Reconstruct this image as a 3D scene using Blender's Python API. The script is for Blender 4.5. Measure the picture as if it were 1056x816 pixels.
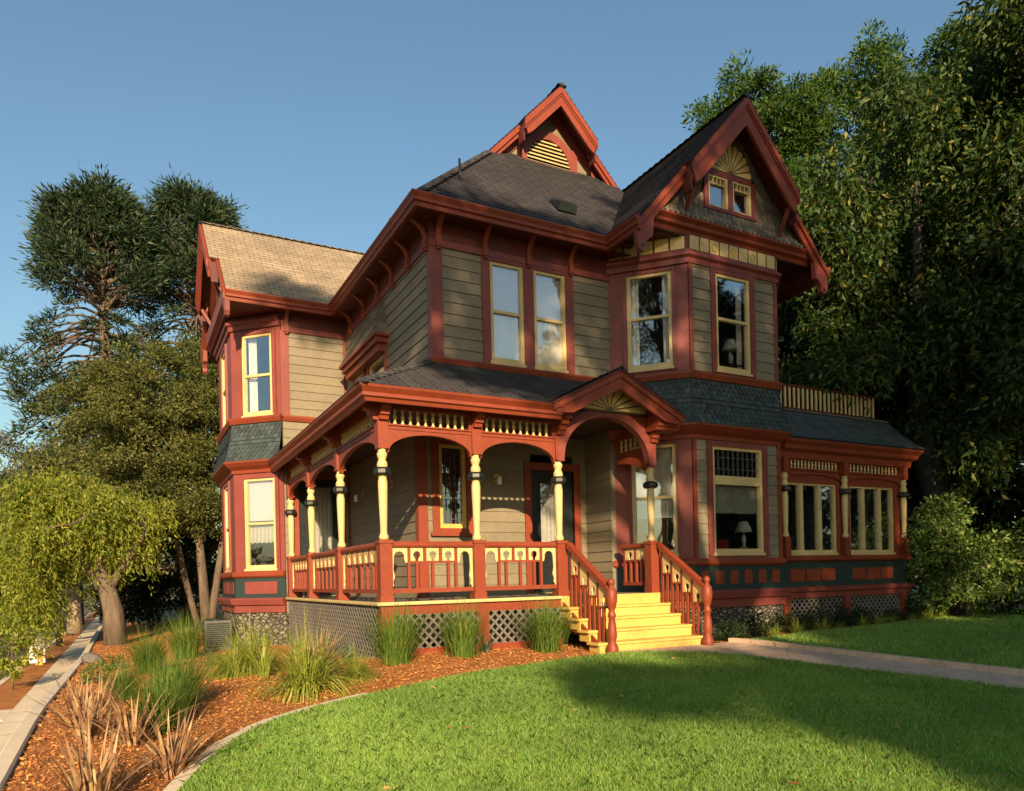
import bpy, bmesh, math, random
import numpy as np
from mathutils import Vector, Matrix
R = math.radians
random.seed(7)
SC = bpy.context.scene
COL = SC.collection
for o in list(bpy.data.objects): bpy.data.objects.remove(o)

# ------------------------------------------------------------------ materials
def new_mat(name):
    m = bpy.data.materials.new(name); m.use_nodes = True
    nt = m.node_tree; nt.nodes.clear()
    out = nt.nodes.new('ShaderNodeOutputMaterial')
    return m, nt, out
def N(nt, t, **kw):
    n = nt.nodes.new(t)
    for k, v in kw.items():
        if k in n.inputs: n.inputs[k].default_value = v
        else: setattr(n, k, v)
    return n
def L(nt, a, b): nt.links.new(a, b)
def rgb(c): return (c[0], c[1], c[2], 1)
def mixrgb(nt, fac, a, b, blend='MIX'):
    n = nt.nodes.new('ShaderNodeMix'); n.data_type = 'RGBA'; n.blend_type = blend
    for sock, v in ((n.inputs[0], fac), (n.inputs[6], a), (n.inputs[7], b)):
        if hasattr(v, 'links'): nt.links.new(v, sock)
        elif isinstance(v, (tuple, list)): sock.default_value = rgb(v)
        else: sock.default_value = v
    return n.outputs[2]
def ramp(nt, src, stops):
    r = nt.nodes.new('ShaderNodeValToRGB'); e = r.color_ramp.elements
    while len(e) < len(stops): e.new(0.5)
    for el, (p, c) in zip(e, stops): el.position = p; el.color = rgb(c) if len(c) == 3 else c
    nt.links.new(src, r.inputs[0]); return r.outputs[0]
def noise(nt, scale, detail=4, rough=.6, coord='Object', vec=None):
    n = N(nt, 'ShaderNodeTexNoise', Scale=scale, Detail=detail, Roughness=rough)
    if vec is None:
        t = nt.nodes.new('ShaderNodeTexCoord'); vec = t.outputs[coord]
    nt.links.new(vec, n.inputs['Vector']); return n.outputs['Fac']

def paint(name, c, rough=.5, var=.15, bump=.22, grain=True, island=.06, spec=.35):
    m, nt, out = new_mat(name)
    b = N(nt, 'ShaderNodeBsdfPrincipled', Roughness=rough); b.inputs['Specular IOR Level'].default_value = spec
    geo = nt.nodes.new('ShaderNodeNewGeometry')
    n1 = noise(nt, 1.3, 5); n2 = noise(nt, 14, 4)
    d = tuple(x*(1-var*1.6) for x in c); l = tuple(min(1, x*(1+var)) for x in c)
    col = ramp(nt, n1, [(.3, d), (.7, l)])
    col = mixrgb(nt, .35, col, ramp(nt, n2, [(.3, d), (.65, l)]))
    mr = N(nt, 'ShaderNodeMapRange'); L(nt, geo.outputs['Random Per Island'], mr.inputs[0])
    mr.inputs[3].default_value = 1-island; mr.inputs[4].default_value = 1+island
    hs = nt.nodes.new('ShaderNodeHueSaturation'); L(nt, col, hs.inputs['Color']); L(nt, mr.outputs[0], hs.inputs['Value'])
    L(nt, hs.outputs[0], b.inputs['Base Color'])
    if bump:
        t = nt.nodes.new('ShaderNodeTexCoord'); mp = nt.nodes.new('ShaderNodeMapping')
        mp.inputs['Scale'].default_value = (6, 6, 40) if grain else (20, 20, 20)
        L(nt, t.outputs['Object'], mp.inputs[0])
        nb = noise(nt, 1.5, 5, .6, vec=mp.outputs[0])
        bp = N(nt, 'ShaderNodeBump', Strength=bump, Distance=.01); L(nt, nb, bp.inputs['Height'])
        L(nt, bp.outputs[0], b.inputs['Normal'])
        rr = N(nt, 'ShaderNodeMapRange'); L(nt, n2, rr.inputs[0]); rr.inputs[3].default_value = rough-.1; rr.inputs[4].default_value = rough+.12
        L(nt, rr.outputs[0], b.inputs['Roughness'])
    L(nt, b.outputs[0], out.inputs[0]); return m

def shingle_mat(name, c, c2, row=.15, wid=.26, mort=.012, rough=.85):
    m, nt, out = new_mat(name)
    b = N(nt, 'ShaderNodeBsdfPrincipled', Roughness=rough); b.inputs['Specular IOR Level'].default_value = .25
    t = nt.nodes.new('ShaderNodeTexCoord')
    br = N(nt, 'ShaderNodeTexBrick', Scale=1.0); br.offset = .5
    br.inputs['Mortar Size'].default_value = mort; br.inputs['Brick Width'].default_value = wid; br.inputs['Row Height'].default_value = row
    br.inputs['Bias'].default_value = -.1
    br.inputs['Color1'].default_value = rgb(c); br.inputs['Color2'].default_value = rgb(c2); br.inputs['Mortar'].default_value = rgb(tuple(x*.35 for x in c))
    L(nt, t.outputs['UV'], br.inputs['Vector'])
    n1 = noise(nt, .9, 5); n2 = noise(nt, 60, 2)
    col = mixrgb(nt, .5, br.outputs['Color'], ramp(nt, n1, [(.3, (.6, .6, .6)), (.7, (1.25, 1.22, 1.18))]), 'MULTIPLY')
    col = mixrgb(nt, .35, col, ramp(nt, n2, [(.35, (.5, .5, .5)), (.65, (1.4, 1.4, 1.4))]), 'MULTIPLY')
    L(nt, col, b.inputs['Base Color'])
    bp = N(nt, 'ShaderNodeBump', Strength=.5, Distance=.012); L(nt, br.outputs['Fac'], bp.inputs['Height']); bp.invert = True
    bp2 = N(nt, 'ShaderNodeBump', Strength=.35, Distance=.01); L(nt, n2, bp2.inputs['Height']); L(nt, bp.outputs[0], bp2.inputs['Normal'])
    L(nt, bp2.outputs[0], b.inputs['Normal']); L(nt, b.outputs[0], out.inputs[0]); return m

def tab_mat(name, c, var=.35, rough=.8):
    m, nt, out = new_mat(name)
    b = N(nt, 'ShaderNodeBsdfPrincipled', Roughness=rough); b.inputs['Specular IOR Level'].default_value = .3
    geo = nt.nodes.new('ShaderNodeNewGeometry')
    col = ramp(nt, geo.outputs['Random Per Island'], [(0, tuple(x*(1-var) for x in c)), (1, tuple(x*(1+var) for x in c))])
    col = mixrgb(nt, .5, col, ramp(nt, noise(nt, 25, 4), [(.3, (.65, .65, .65)), (.7, (1.3, 1.3, 1.3))]), 'MULTIPLY')
    L(nt, col, b.inputs['Base Color']); L(nt, b.outputs[0], out.inputs[0]); return m

def leaf_mat(name, c1, c2, c3=None, trans=.35, rough=.55, spec=.3):
    m, nt, out = new_mat(name)
    geo = nt.nodes.new('ShaderNodeNewGeometry')
    st = [(0, c1), (.86, c2), (1, c3 or c2)]
    col = ramp(nt, geo.outputs['Random Per Island'], st)
    col = mixrgb(nt, .55, col, ramp(nt, noise(nt, .55, 3), [(.32, (.52, .6, .55)), (.68, (1.35, 1.25, 1.15))]), 'MULTIPLY')
    b = N(nt, 'ShaderNodeBsdfPrincipled', Roughness=rough); b.inputs['Specular IOR Level'].default_value = spec
    L(nt, col, b.inputs['Base Color'])
    tr = nt.nodes.new('ShaderNodeBsdfTranslucent'); L(nt, mixrgb(nt, 1, col, (1.25, 1.15, .55), 'MULTIPLY'), tr.inputs[0])
    mx = nt.nodes.new('ShaderNodeMixShader'); mx.inputs[0].default_value = trans
    L(nt, b.outputs[0], mx.inputs[1]); L(nt, tr.outputs[0], mx.inputs[2]); L(nt, mx.outputs[0], out.inputs[0]); return m

def glass_mat(name, refl=.12, tint=(.94, .95, .95)):
    m, nt, out = new_mat(name)
    tr = nt.nodes.new('ShaderNodeBsdfTransparent'); tr.inputs[0].default_value = rgb(tint)
    gl = N(nt, 'ShaderNodeBsdfGlossy', Roughness=.02); gl.inputs[0].default_value = (1, 1, 1, 1)
    lw = N(nt, 'ShaderNodeLayerWeight', Blend=.35)
    mr = N(nt, 'ShaderNodeMapRange'); L(nt, lw.outputs['Fresnel'], mr.inputs[0]); mr.inputs[3].default_value = refl; mr.inputs[4].default_value = min(1, refl+.6)
    n = noise(nt, 1.2, 2); bp = N(nt, 'ShaderNodeBump', Strength=.05, Distance=.05); L(nt, n, bp.inputs['Height']); L(nt, bp.outputs[0], gl.inputs['Normal'])
    mx = nt.nodes.new('ShaderNodeMixShader'); L(nt, mr.outputs[0], mx.inputs[0]); L(nt, tr.outputs[0], mx.inputs[1]); L(nt, gl.outputs[0], mx.inputs[2])
    L(nt, mx.outputs[0], out.inputs[0]); return m

def cloth_mat(name, c, trans=.4, lace=0):
    m, nt, out = new_mat(name)
    d = N(nt, 'ShaderNodeBsdfDiffuse'); d.inputs[0].default_value = rgb(c)
    t = N(nt, 'ShaderNodeBsdfTranslucent'); t.inputs[0].default_value = rgb(c)
    mx = nt.nodes.new('ShaderNodeMixShader'); mx.inputs[0].default_value = trans
    L(nt, d.outputs[0], mx.inputs[1]); L(nt, t.outputs[0], mx.inputs[2]); s = mx.outputs[0]
    if lace:
        tp = nt.nodes.new('ShaderNodeBsdfTransparent'); v = N(nt, 'ShaderNodeTexVoronoi', Scale=lace)
        tc = nt.nodes.new('ShaderNodeTexCoord'); L(nt, tc.outputs['Object'], v.inputs['Vector'])
        f = ramp(nt, v.outputs['Distance'], [(.15, (.65, .65, .65)), (.4, (.05, .05, .05))])
        m2 = nt.nodes.new('ShaderNodeMixShader'); L(nt, f, m2.inputs[0]); L(nt, s, m2.inputs[1]); L(nt, tp.outputs[0], m2.inputs[2]); s = m2.outputs[0]
    L(nt, s, out.inputs[0]); return m

def stone_mat(name):
    m, nt, out = new_mat(name)
    b = N(nt, 'ShaderNodeBsdfPrincipled', Roughness=.85)
    t = nt.nodes.new('ShaderNodeTexCoord'); mp = nt.nodes.new('ShaderNodeMapping'); mp.inputs['Scale'].default_value = (1, 1, 1.7)
    L(nt, t.outputs['Object'], mp.inputs[0])
    v = N(nt, 'ShaderNodeTexVoronoi', Scale=7.0); L(nt, mp.outputs[0], v.inputs['Vector'])
    v2 = N(nt, 'ShaderNodeTexVoronoi', Scale=7.0); v2.feature = 'DISTANCE_TO_EDGE'; L(nt, mp.outputs[0], v2.inputs['Vector'])
    col = ramp(nt, v.outputs['Color'], [(0, (.09, .075, .06)), (.5, (.165, .14, .115)), (1, (.25, .215, .18))])
    col = mixrgb(nt, .6, col, ramp(nt, noise(nt, 9, 5), [(.3, (.6, .58, .55)), (.7, (1.3, 1.3, 1.3))]), 'MULTIPLY')
    e = ramp(nt, v2.outputs['Distance'], [(.0, (.50, .46, .42)), (.05, (1, 1, 1))])
    L(nt, mixrgb(nt, 1, col, e, 'MULTIPLY'), b.inputs['Base Color'])
    bp = N(nt, 'ShaderNodeBump', Strength=1.0, Distance=.16)
    h = ramp(nt, v2.outputs['Distance'], [(0, (0, 0, 0)), (.15, (1, 1, 1))]); L(nt, h, bp.inputs['Height'])
    bp2 = N(nt, 'ShaderNodeBump', Strength=.5, Distance=.02); L(nt, noise(nt, 18, 5), bp2.inputs['Height']); L(nt, bp.outputs[0], bp2.inputs['Normal'])
    L(nt, bp2.outputs[0], b.inputs['Normal']); L(nt, b.outputs[0], out.inputs[0]); return m

def ground_mat(name, stops, scale=3, fine=40, bump=.5, dist=.03, rough=.9, crack=0):
    m, nt, out = new_mat(name)
    b = N(nt, 'ShaderNodeBsdfPrincipled', Roughness=rough); b.inputs['Specular IOR Level'].default_value = .2
    n1 = noise(nt, scale, 6); n2 = noise(nt, fine, 4)
    col = ramp(nt, n1, stops)
    col = mixrgb(nt, .6, col, ramp(nt, n2, [(.3, (.5, .5, .5)), (.7, (1.35, 1.35, 1.35))]), 'MULTIPLY')
    if crack:
        v = N(nt, 'ShaderNodeTexVoronoi', Scale=crack); v.feature = 'DISTANCE_TO_EDGE'
        t = nt.nodes.new('ShaderNodeTexCoord'); L(nt, t.outputs['Object'], v.inputs['Vector'])
        col = mixrgb(nt, 1, col, ramp(nt, v.outputs['Distance'], [(0, (.45, .43, .4)), (.012, (1, 1, 1))]), 'MULTIPLY')
    L(nt, col, b.inputs['Base Color'])
    bp = N(nt, 'ShaderNodeBump', Strength=bump, Distance=dist); L(nt, n2, bp.inputs['Height']); L(nt, bp.outputs[0], b.inputs['Normal'])
    L(nt, b.outputs[0], out.inputs[0]); return m

M = {}
M['red'] = paint('brick_red_paint', (.192, .036, .0145))
M['rose'] = paint('rose_red_paint', (.182, .043, .034))
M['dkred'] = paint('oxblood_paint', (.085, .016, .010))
M['siding'] = paint('taupe_siding_paint', (.178, .147, .098), rough=.6, island=.05)
M['yellow'] = paint('mustard_yellow_paint', (.53, .345, .09), island=.03)
M['cream'] = paint('cream_yellow_paint', (.53, .39, .175), island=.03)
M['green'] = paint('dark_green_paint', (.022, .036, .034), rough=.4)
M['black'] = paint('black_green_paint', (.012, .016, .016), rough=.35)
M['lattice'] = paint('grey_lattice_paint', (.135, .118, .105), rough=.7)
M['inside'] = paint('interior_plaster', (.16, .13, .10), rough=.8, bump=0)
M['roof'] = shingle_mat('charcoal_shingles', (.038, .036, .041), (.064, .060, .066))
M['roof_sun_toned'] = shingle_mat('sun_toned_shingles', (.25, .20, .145), (.35, .285, .21), mort=.007)  # wing roof tan, lighter than the main roof: sunlight partly put into the colour
M['slate'] = tab_mat('slate_green_shingles', (.040, .054, .056))
M['brownshingle'] = tab_mat('brown_wood_shingles', (.13, .105, .078))
M['glass'] = glass_mat('window_glass', .10)
M['glass_b'] = glass_mat('bright_window_glass', .15)
M['lace'] = cloth_mat('lace_cloth', (.8, .76, .68), .35, lace=60)
M['curtain'] = cloth_mat('white_curtain_cloth', (.86, .82, .75), .12)
M['blind'] = cloth_mat('roller_blind_cloth', (.72, .69, .70), .2)
M['stone'] = stone_mat('rubble_stone')
M['brass'] = paint('aged_brass', (.45, .30, .10), rough=.3, bump=0)
M['metal'] = paint('grey_metal', (.085, .085, .08), rough=.55, bump=.05)
M['couch'] = paint('red_upholstery', (.35, .02, .02), rough=.8)
M['wood'] = paint('dark_wood', (.06, .03, .015), rough=.4)
M['white'] = paint('white_paint', (.78, .76, .70), rough=.5)
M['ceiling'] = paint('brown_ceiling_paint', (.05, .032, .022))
M['rock'] = paint('grey_rock', (.12, .105, .09), rough=.9, var=.3, bump=.8, grain=False)

# ------------------------------------------------------------------ mesh building
class W:
    """wall frame: s to the right as seen from outside, o outwards, z up"""
    def __init__(s, u, v, du, dv):
        l = math.hypot(du, dv); s.u, s.v, s.du, s.dv = u, v, du/l, dv/l
    def __call__(s, a, o, z): return (s.u+s.du*a+s.dv*o, s.v+s.dv*a-s.du*o, z)
class MB:
    def __init__(s): s.v = []; s.f = []; s.sm = []
    def add(s, vs, fs, smooth=False):
        k = len(s.v); s.v += [tuple(p) for p in vs]; s.f += [tuple(i+k for i in f) for f in fs]; s.sm += [smooth]*len(fs); return s
    def box(s, w, s0, s1, o0, o1, z0, z1):
        p = [w(a, o, z) for z in (z0, z1) for o in (o0, o1) for a in (s0, s1)]
        return s.add(p, [(0, 1, 3, 2), (4, 6, 7, 5), (0, 4, 5, 1), (2, 3, 7, 6), (0, 2, 6, 4), (1, 5, 7, 3)])
    def cube(s, x0, x1, y0, y1, z0, z1): return s.box(lambda a, o, z: (a, o, z), x0, x1, y0, y1, z0, z1)
    def prism(s, w, poly, o0, o1):
        n = len(poly); p = [w(a, o0, z) for a, z in poly]+[w(a, o1, z) for a, z in poly]
        return s.add(p, [tuple(range(n)), tuple(range(2*n-1, n-1, -1))]+[(i, (i+1) % n, n+(i+1) % n, n+i) for i in range(n)])
    def strip(s, w, inner, outer, o0, o1):
        """band between two point lists of equal length, extruded: arches"""
        n = len(inner)
        for i in range(n-1):
            s.prism(w, [inner[i], inner[i+1], outer[i+1], outer[i]], o0, o1)
        return s
    def prof(s, w, poly, s0, s1):
        n = len(poly); p = [w(s0, o, z) for o, z in poly]+[w(s1, o, z) for o, z in poly]
        return s.add(p, [tuple(range(n)), tuple(range(2*n-1, n-1, -1))]+[(i, (i+1) % n, n+(i+1) % n, n+i) for i in range(n)])
    def poly(s, pts): return s.add(pts, [tuple(range(len(pts)))])
    def slab(s, pts, z0, z1):
        n = len(pts); p = [(x, y, z0) for x, y in pts]+[(x, y, z1) for x, y in pts]
        return s.add(p, [tuple(range(n)), tuple(range(2*n-1, n-1, -1))]+[(i, (i+1) % n, n+(i+1) % n, n+i) for i in range(n)])
    def sweep(s, path, poly, caps=True):
        n = len(poly); rows = []
        offs = {o: offset_path(path, o) for o, z in poly}
        for k in range(len(path)):
            rows.append([(offs[o][k][0], offs[o][k][1], z) for o, z in poly])
        p = [q for r in rows for q in r]; fs = []
        for k in range(len(path)-1):
            for i in range(n):
                j = (i+1) % n; fs.append((k*n+i, k*n+j, (k+1)*n+j, (k+1)*n+i))
        if caps: fs += [tuple(range(n)), tuple((len(path)-1)*n+i for i in range(n-1, -1, -1))]
        return s.add(p, fs)
    def lathe(s, c, prof, seg=12, smooth=True):
        n = len(prof); p = []
        for r, z in prof:
            for k in range(seg):
                a = 2*math.pi*k/seg; p.append((c[0]+r*math.cos(a), c[1]+r*math.sin(a), c[2]+z))
        fs = [(i*seg+k, i*seg+(k+1) % seg, (i+1)*seg+(k+1) % seg, (i+1)*seg+k) for i in range(n-1) for k in range(seg)]
        fs += [tuple(range(seg-1, -1, -1)), tuple((n-1)*seg+k for k in range(seg))]
        return s.add(p, fs, smooth)
    def tube(s, pts, rad, seg=7, smooth=True):
        pts = [Vector(p) for p in pts]; n = len(pts); p = []
        for i in range(n):
            d = (pts[min(i+1, n-1)]-pts[max(i-1, 0)]).normalized()
            a = d.cross(Vector((0, 0, 1)) if abs(d.z) < .95 else Vector((1, 0, 0))).normalized(); b = d.cross(a)
            for k in range(seg):
                t = 2*math.pi*k/seg; p.append(pts[i]+(a*math.cos(t)+b*math.sin(t))*rad[i])
        fs = [(i*seg+k, i*seg+(k+1) % seg, (i+1)*seg+(k+1) % seg, (i+1)*seg+k) for i in range(n-1) for k in range(seg)]
        fs += [tuple(range(seg-1, -1, -1)), tuple((n-1)*seg+k for k in range(seg))]
        return s.add(p, fs, smooth)
    def beam(s, p0, p1, w, h, up=(0, 0, 1)):
        p0, p1 = Vector(p0), Vector(p1); d = (p1-p0).normalized(); a = d.cross(Vector(up)).normalized()*w/2; b = a.cross(d).normalized()*h/2
        q = [p+x+y for p in (p0, p1) for x, y in ((-a, -b), (a, -b), (a, b), (-a, b))]
        return s.add(q, [(0, 1, 2, 3), (7, 6, 5, 4), (0, 4, 5, 1), (1, 5, 6, 2), (2, 6, 7, 3), (3, 7, 4, 0)])
    def mesh(s, name, mat, recalc=True):
        me = bpy.data.meshes.new(name); me.from_pydata(s.v, [], s.f)
        if recalc:
            b = bmesh.new(); b.from_mesh(me); bmesh.ops.recalc_face_normals(b, faces=b.faces); b.to_mesh(me); b.free()
        me.polygons.foreach_set('use_smooth', s.sm)
        uv = me.uv_layers.new(name='uv'); co = np.array(s.v).reshape(-1, 3); buf = np.zeros((len(me.loops), 2))
        for p in me.polygons:
            n = p.normal; t = Vector((-n.y, n.x, 0))
            t = t.normalized() if t.length > 1e-4 else Vector((1, 0, 0)); b = n.cross(t)
            if b.z < 0: b = -b
            T = np.array([t, b])
            for li in p.loop_indices: buf[li] = T @ co[me.loops[li].vertex_index]
        uv.data.foreach_set('uv', buf.ravel())
        me.materials.append(mat); me.validate(); return me
    def build(s, name, mat, parent=None, loc=None, recalc=True):
        return link(name, s.mesh(name, mat, recalc), parent, loc)
def link(name, me, parent=None, loc=None, rz=0):
    o = bpy.data.objects.new(name, me); COL.objects.link(o)
    if loc is not None: o.location = loc
    o.rotation_euler.z = rz
    if parent is not None:
        o.parent = parent; o.matrix_parent_inverse = Matrix.Translation(-Vector(parent.get('_base', (0, 0, 0))))
    return o
def tag(o, label=None, cat=None, group=None, kind=None):
    for k, v in (('label', label), ('category', cat), ('group', group), ('kind', kind)):
        if v: o[k] = v
    return o
def thing(name, loc, label, cat, group=None):
    o = bpy.data.objects.new(name, None); COL.objects.link(o); o.location = loc; o['_base'] = tuple(loc); o.empty_display_size = .2
    return tag(o, label, cat, group)
def offset_path(path, o):
    n = len(path); res = []
    def nrm(a, b):
        dx, dy = b[0]-a[0], b[1]-a[1]; l = math.hypot(dx, dy); return (dy/l, -dx/l)
    for i in range(n):
        a = nrm(path[i-1], path[i]) if i > 0 else None; b = nrm(path[i], path[i+1]) if i < n-1 else None
        if a is None: a = b
        if b is None: b = a
        k = o/(1+a[0]*b[0]+a[1]*b[1]); res.append((path[i][0]+(a[0]+b[0])*k, path[i][1]+(a[1]+b[1])*k))
    return res
def facets(path, o=0):
    p = offset_path(path, o); r = []
    for a, b in zip(p, p[1:]):
        w = W(a[0], a[1], b[0]-a[0], b[1]-a[1]); w.len = math.hypot(b[0]-a[0], b[1]-a[1]); r.append(w)
    return r
def clip(poly, ax, lim, keep_less):
    res = []; n = len(poly)
    for i in range(n):
        p, q = poly[i], poly[(i+1) % n]; a, b = p[ax]-lim, q[ax]-lim
        if keep_less: a, b = -a, -b
        if a >= 0: res.append(p)
        if (a >= 0) != (b >= 0):
            t = a/(a-b); res.append(tuple(p[k]+(q[k]-p[k])*t for k in range(2)))
    return res
def arc(cx, cz, rx, rz, a0, a1, n=14):
    return [(cx+rx*math.cos(R(a0+(a1-a0)*i/n)), cz+rz*math.sin(R(a0+(a1-a0)*i/n))) for i in range(n+1)]
SUN_EL, SUN_AZ, SUN_E, SUN_C = 20, 200, 5.0, (1.0, .75, .46)
SKY_AIR, SKY_DUST, SKY_OZ, SKY_S, EXPO = 1.5, 1.5, 2.5, .066, 1.15
# ------------------------------------------------------------------ the house (deck level is z = 0)
HOUSE = thing('victorian_house', (5.5, 5.5, -1.0), 'ornate two-storey Victorian house in taupe and brick red with gables and corner porch', 'house')
def P(mb, name, mat, parent=None): return mb.build(name, M[mat], parent or HOUSE)

EX = .215
SR_ = random.Random(11)
def siding(w, s0, s1, z0, z1, holes=(), o=0, mb=None):
    """lapped boards, split round the openings"""
    own = mb is None; mb = mb or MB()
    k = 0; z = z0
    while z < z1-1e-6:
        zt = min(z+EX, z1)
        cuts = sorted({z, zt}|{h for a, b, c, d in holes for h in (c, d) if z < h < zt})
        for za, zb in zip(cuts, cuts[1:]):
            segs = [(s0, s1)]
            for a, b, c, d in holes:
                if c < (za+zb)/2 < d:
                    segs = [q for x, y in segs for q in ((x, min(y, a)), (max(x, b), y)) if q[1]-q[0] > 1e-4]
            oa = o+.022*(1-(za-z)/EX); ob = o+.022*(1-(zb-z)/EX)
            for x, y in segs:
                cuts_ = [x]; q = x+SR_.uniform(.6, 3.8)
                while q < y-.3: cuts_.append(q); q += SR_.uniform(2.2, 4.2)
                cuts_.append(y)
                for i_, (p_, q_) in enumerate(zip(cuts_, cuts_[1:])): mb.prof(w, [(-.1, za), (oa, za), (ob+.002, zb), (-.1, zb)], p_+(.0025 if i_ else 0), q_)
        z = zt
    return P(mb, 'siding_wall', 'siding') if own else mb
def flat(w, s0, s1, z0, z1, holes, mat, mb=None, o=0.0, name='panelled_wall'):
    own = mb is None; mb = mb or MB()
    cuts = sorted({z0, z1}|{h for a, b, c, d in holes for h in (c, d) if z0 < h < z1})
    for za, zb in zip(cuts, cuts[1:]):
        segs = [(s0, s1)]
        for a, b, c, d in holes:
            if c < (za+zb)/2 < d: segs = [q for x, y in segs for q in ((x, min(y, a)), (max(x, b), y)) if q[1]-q[0] > 1e-4]
        for x, y in segs: mb.box(w, x, y, -.1, o, za, zb)
    return P(mb, name, mat) if own else mb
def wavy(w, s0, s1, z0, z1, o, amp=.018, wl=.09, scallop=0, zt=None):
    mb = MB(); n = max(8, int((s1-s0)/.012)); v = []
    for i in range(n+1):
        s = s0+(s1-s0)*i/n; oo = o+amp*math.sin(2*math.pi*s/wl)+amp*.5*math.sin(2*math.pi*s/(wl*2.7)+1)
        zz = z0+(abs(math.sin(math.pi*(s-s0)/scallop))*-.03 if scallop else 0)
        v += [w(s, oo, zz), w(s, oo*1.0, z1)]
    return mb.add(v, [(2*i, 2*i+2, 2*i+3, 2*i+1) for i in range(n)], True)
def window(w, s0, s1, z0, z1, rail=None, cas=(.14, .14, .1, .08), trim='rose', glass='glass', deep=.0, label=None, sill=True, sash='cream', rails=(), mulls=(), sw=.075):
    """opening s0..s1, z0..z1; the casing is the window mesh, sash and panes its sub-parts"""
    l, r, t, b = cas; mb = MB(); o1 = .045
    if l: mb.box(w, s0-l, s0, -.08, o1, z0-b, z1+t)
    if r: mb.box(w, s1, s1+r, -.08, o1, z0-b, z1+t)
    if t: mb.box(w, s0, s1, -.08, o1-.003, z1, z1+t)
    if b: mb.box(w, s0, s1, -.08, o1-.003, z0-b, z0)
    if not mb.v: mb.box(w, s0, s1, -.08, -.07, z1-.02, z1)
    win = P(mb, 'window', trim)
    if label: win['label'] = label
    sb = MB(); f = sw; a = -.075
    sb.box(w, s0, s0+f, a, .012, z0, z1).box(w, s1-f, s1, a, .012, z0, z1)
    sb.box(w, s0+f, s1-f, a, .010, z1-f*.8, z1).box(w, s0+f, s1-f, a, .015, z0, z0+f*1.15)
    if rail: sb.box(w, s0+f, s1-f, a, .006, rail-.025, rail+.03)
    for zr in rails: sb.box(w, s0+f, s1-f, a, .018, zr[0], zr[1])
    for m_ in mulls: sb.box(w, m_[0], m_[1], a, .014, z0+f, z1-f*.8)
    P(sb, 'sash', sash, win)
    zs = [z0+f, rail, z1-f*.8] if rail else [z0+f, z1-f*.8]
    for q, (za, zb) in enumerate(zip(zs, zs[1:])):
        oo = -.02 if q else -.04
        p = MB().box(w, s0+f*.9, s1-f*.9, oo-.004, oo, za, zb); P(p, 'pane', glass, win)
    if sill:
        P(MB().box(w, s0-.02, s1+.02, -.05, .05, z0-.055, z0-.002), 'sill', 'cream', win)
    win['_z'] = (z0, z1); return win
def drapes(win, w, s0, s1, z0, z1, frac=.2):
    d = (s1-s0)*frac
    for a, b in ((s0, s0+d), (s1-d, s1)): P(wavy(w, a, b, z0, z1, -.17, .02, .08), 'curtain', 'curtain', win)
def halfcurtain(win, w, s0, s1, z0, z1): P(wavy(w, s0, s1, z0, z1, -.085, .012, .075), 'curtain', 'curtain', win)
def blind(win, w, s0, s1, z0, z1, mat='blind'): P(MB().box(w, s0, s1, -.10, -.092, z0, z1), 'roller_blind', mat, win)
def valance(win, w, s0, s1, z0, z1): P(wavy(w, s0, s1, z0, z1, -.13, .012, .11, scallop=.13), 'lace_valance', 'lace', win)

# ---- main walls, upper floor
WF = W(1.6, 1.5, 1, 0)          # upper front, s = u-1.6
WL = W(1.6, 7.3, 0, -1)         # left wall, s = 7.3-v
WW = W(0.0, 7.3, 1, 0)          # wing front, s = u
ZB, ZT = 4.42, 6.50
hA = (2.78-1.6, 3.52-1.6, 4.50, 6.42); hB = (3.74-1.6, 4.49-1.6, 4.50, 6.42)
siding(WF, 0, 4.0, ZB, 6.9, [hA, hB])
hH1 = (7.3-6.55, 7.3-5.75, 4.45, 5.28); hH2 = (7.3-5.35, 7.3-4.2, 4.45, 5.28)
siding(WL, 0, 5.8, 4.28, 6.9, [(hH1[0], hH2[1], 4.45, 5.28)])
siding(WW, 0, 1.6, 4.42, 6.9)
for h in (hA, hB):
    first = h is hA
    wn = window(WF, *h, rail=5.47, cas=(.17 if first else .11, .11 if first else .18, .06, .06), glass='glass_b',
                label='upper front window with white half curtain' + (', left of the pair' if first else ', right of the pair'))
    halfcurtain(wn, WF, h[0]+.05, h[1]-.05, h[2]+.04, 5.47); blind(wn, WF, h[0]+.05, h[1]-.05, 5.47, h[3])
# corner boards
for w, a, b in ((WF, 0, .2), (WL, 5.64, 5.80), (WW, -.03, .17), (WW, 1.52, 1.6)):
    P(MB().box(w, a, b if w is not WL else 5.8+.036, -.05, .038 if w is not WL else .035, ZB, 6.5), 'corner_board', 'rose')
# belts and friezes
upperpath = [(0.0, 7.3), (1.6, 7.3), (1.6, 1.5), (5.58, 1.5)]
P(MB().sweep(upperpath, [(-.05, 4.30), (.045, 4.30), (.07, 4.36), (.085, 4.40), (.085, 4.43), (.03, 4.45), (-.05, 4.45)]), 'belt_course', 'red')
P(MB().sweep(upperpath, [(-.05, 6.48), (.05, 6.48), (.05, 6.60), (-.05, 6.60)]), 'frieze_board', 'rose')
P(MB().sweep(upperpath, [(-.05, 6.601), (.038, 6.601), (.038, 6.94), (-.05, 6.94)]), 'upper_frieze', 'dkred')
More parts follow.
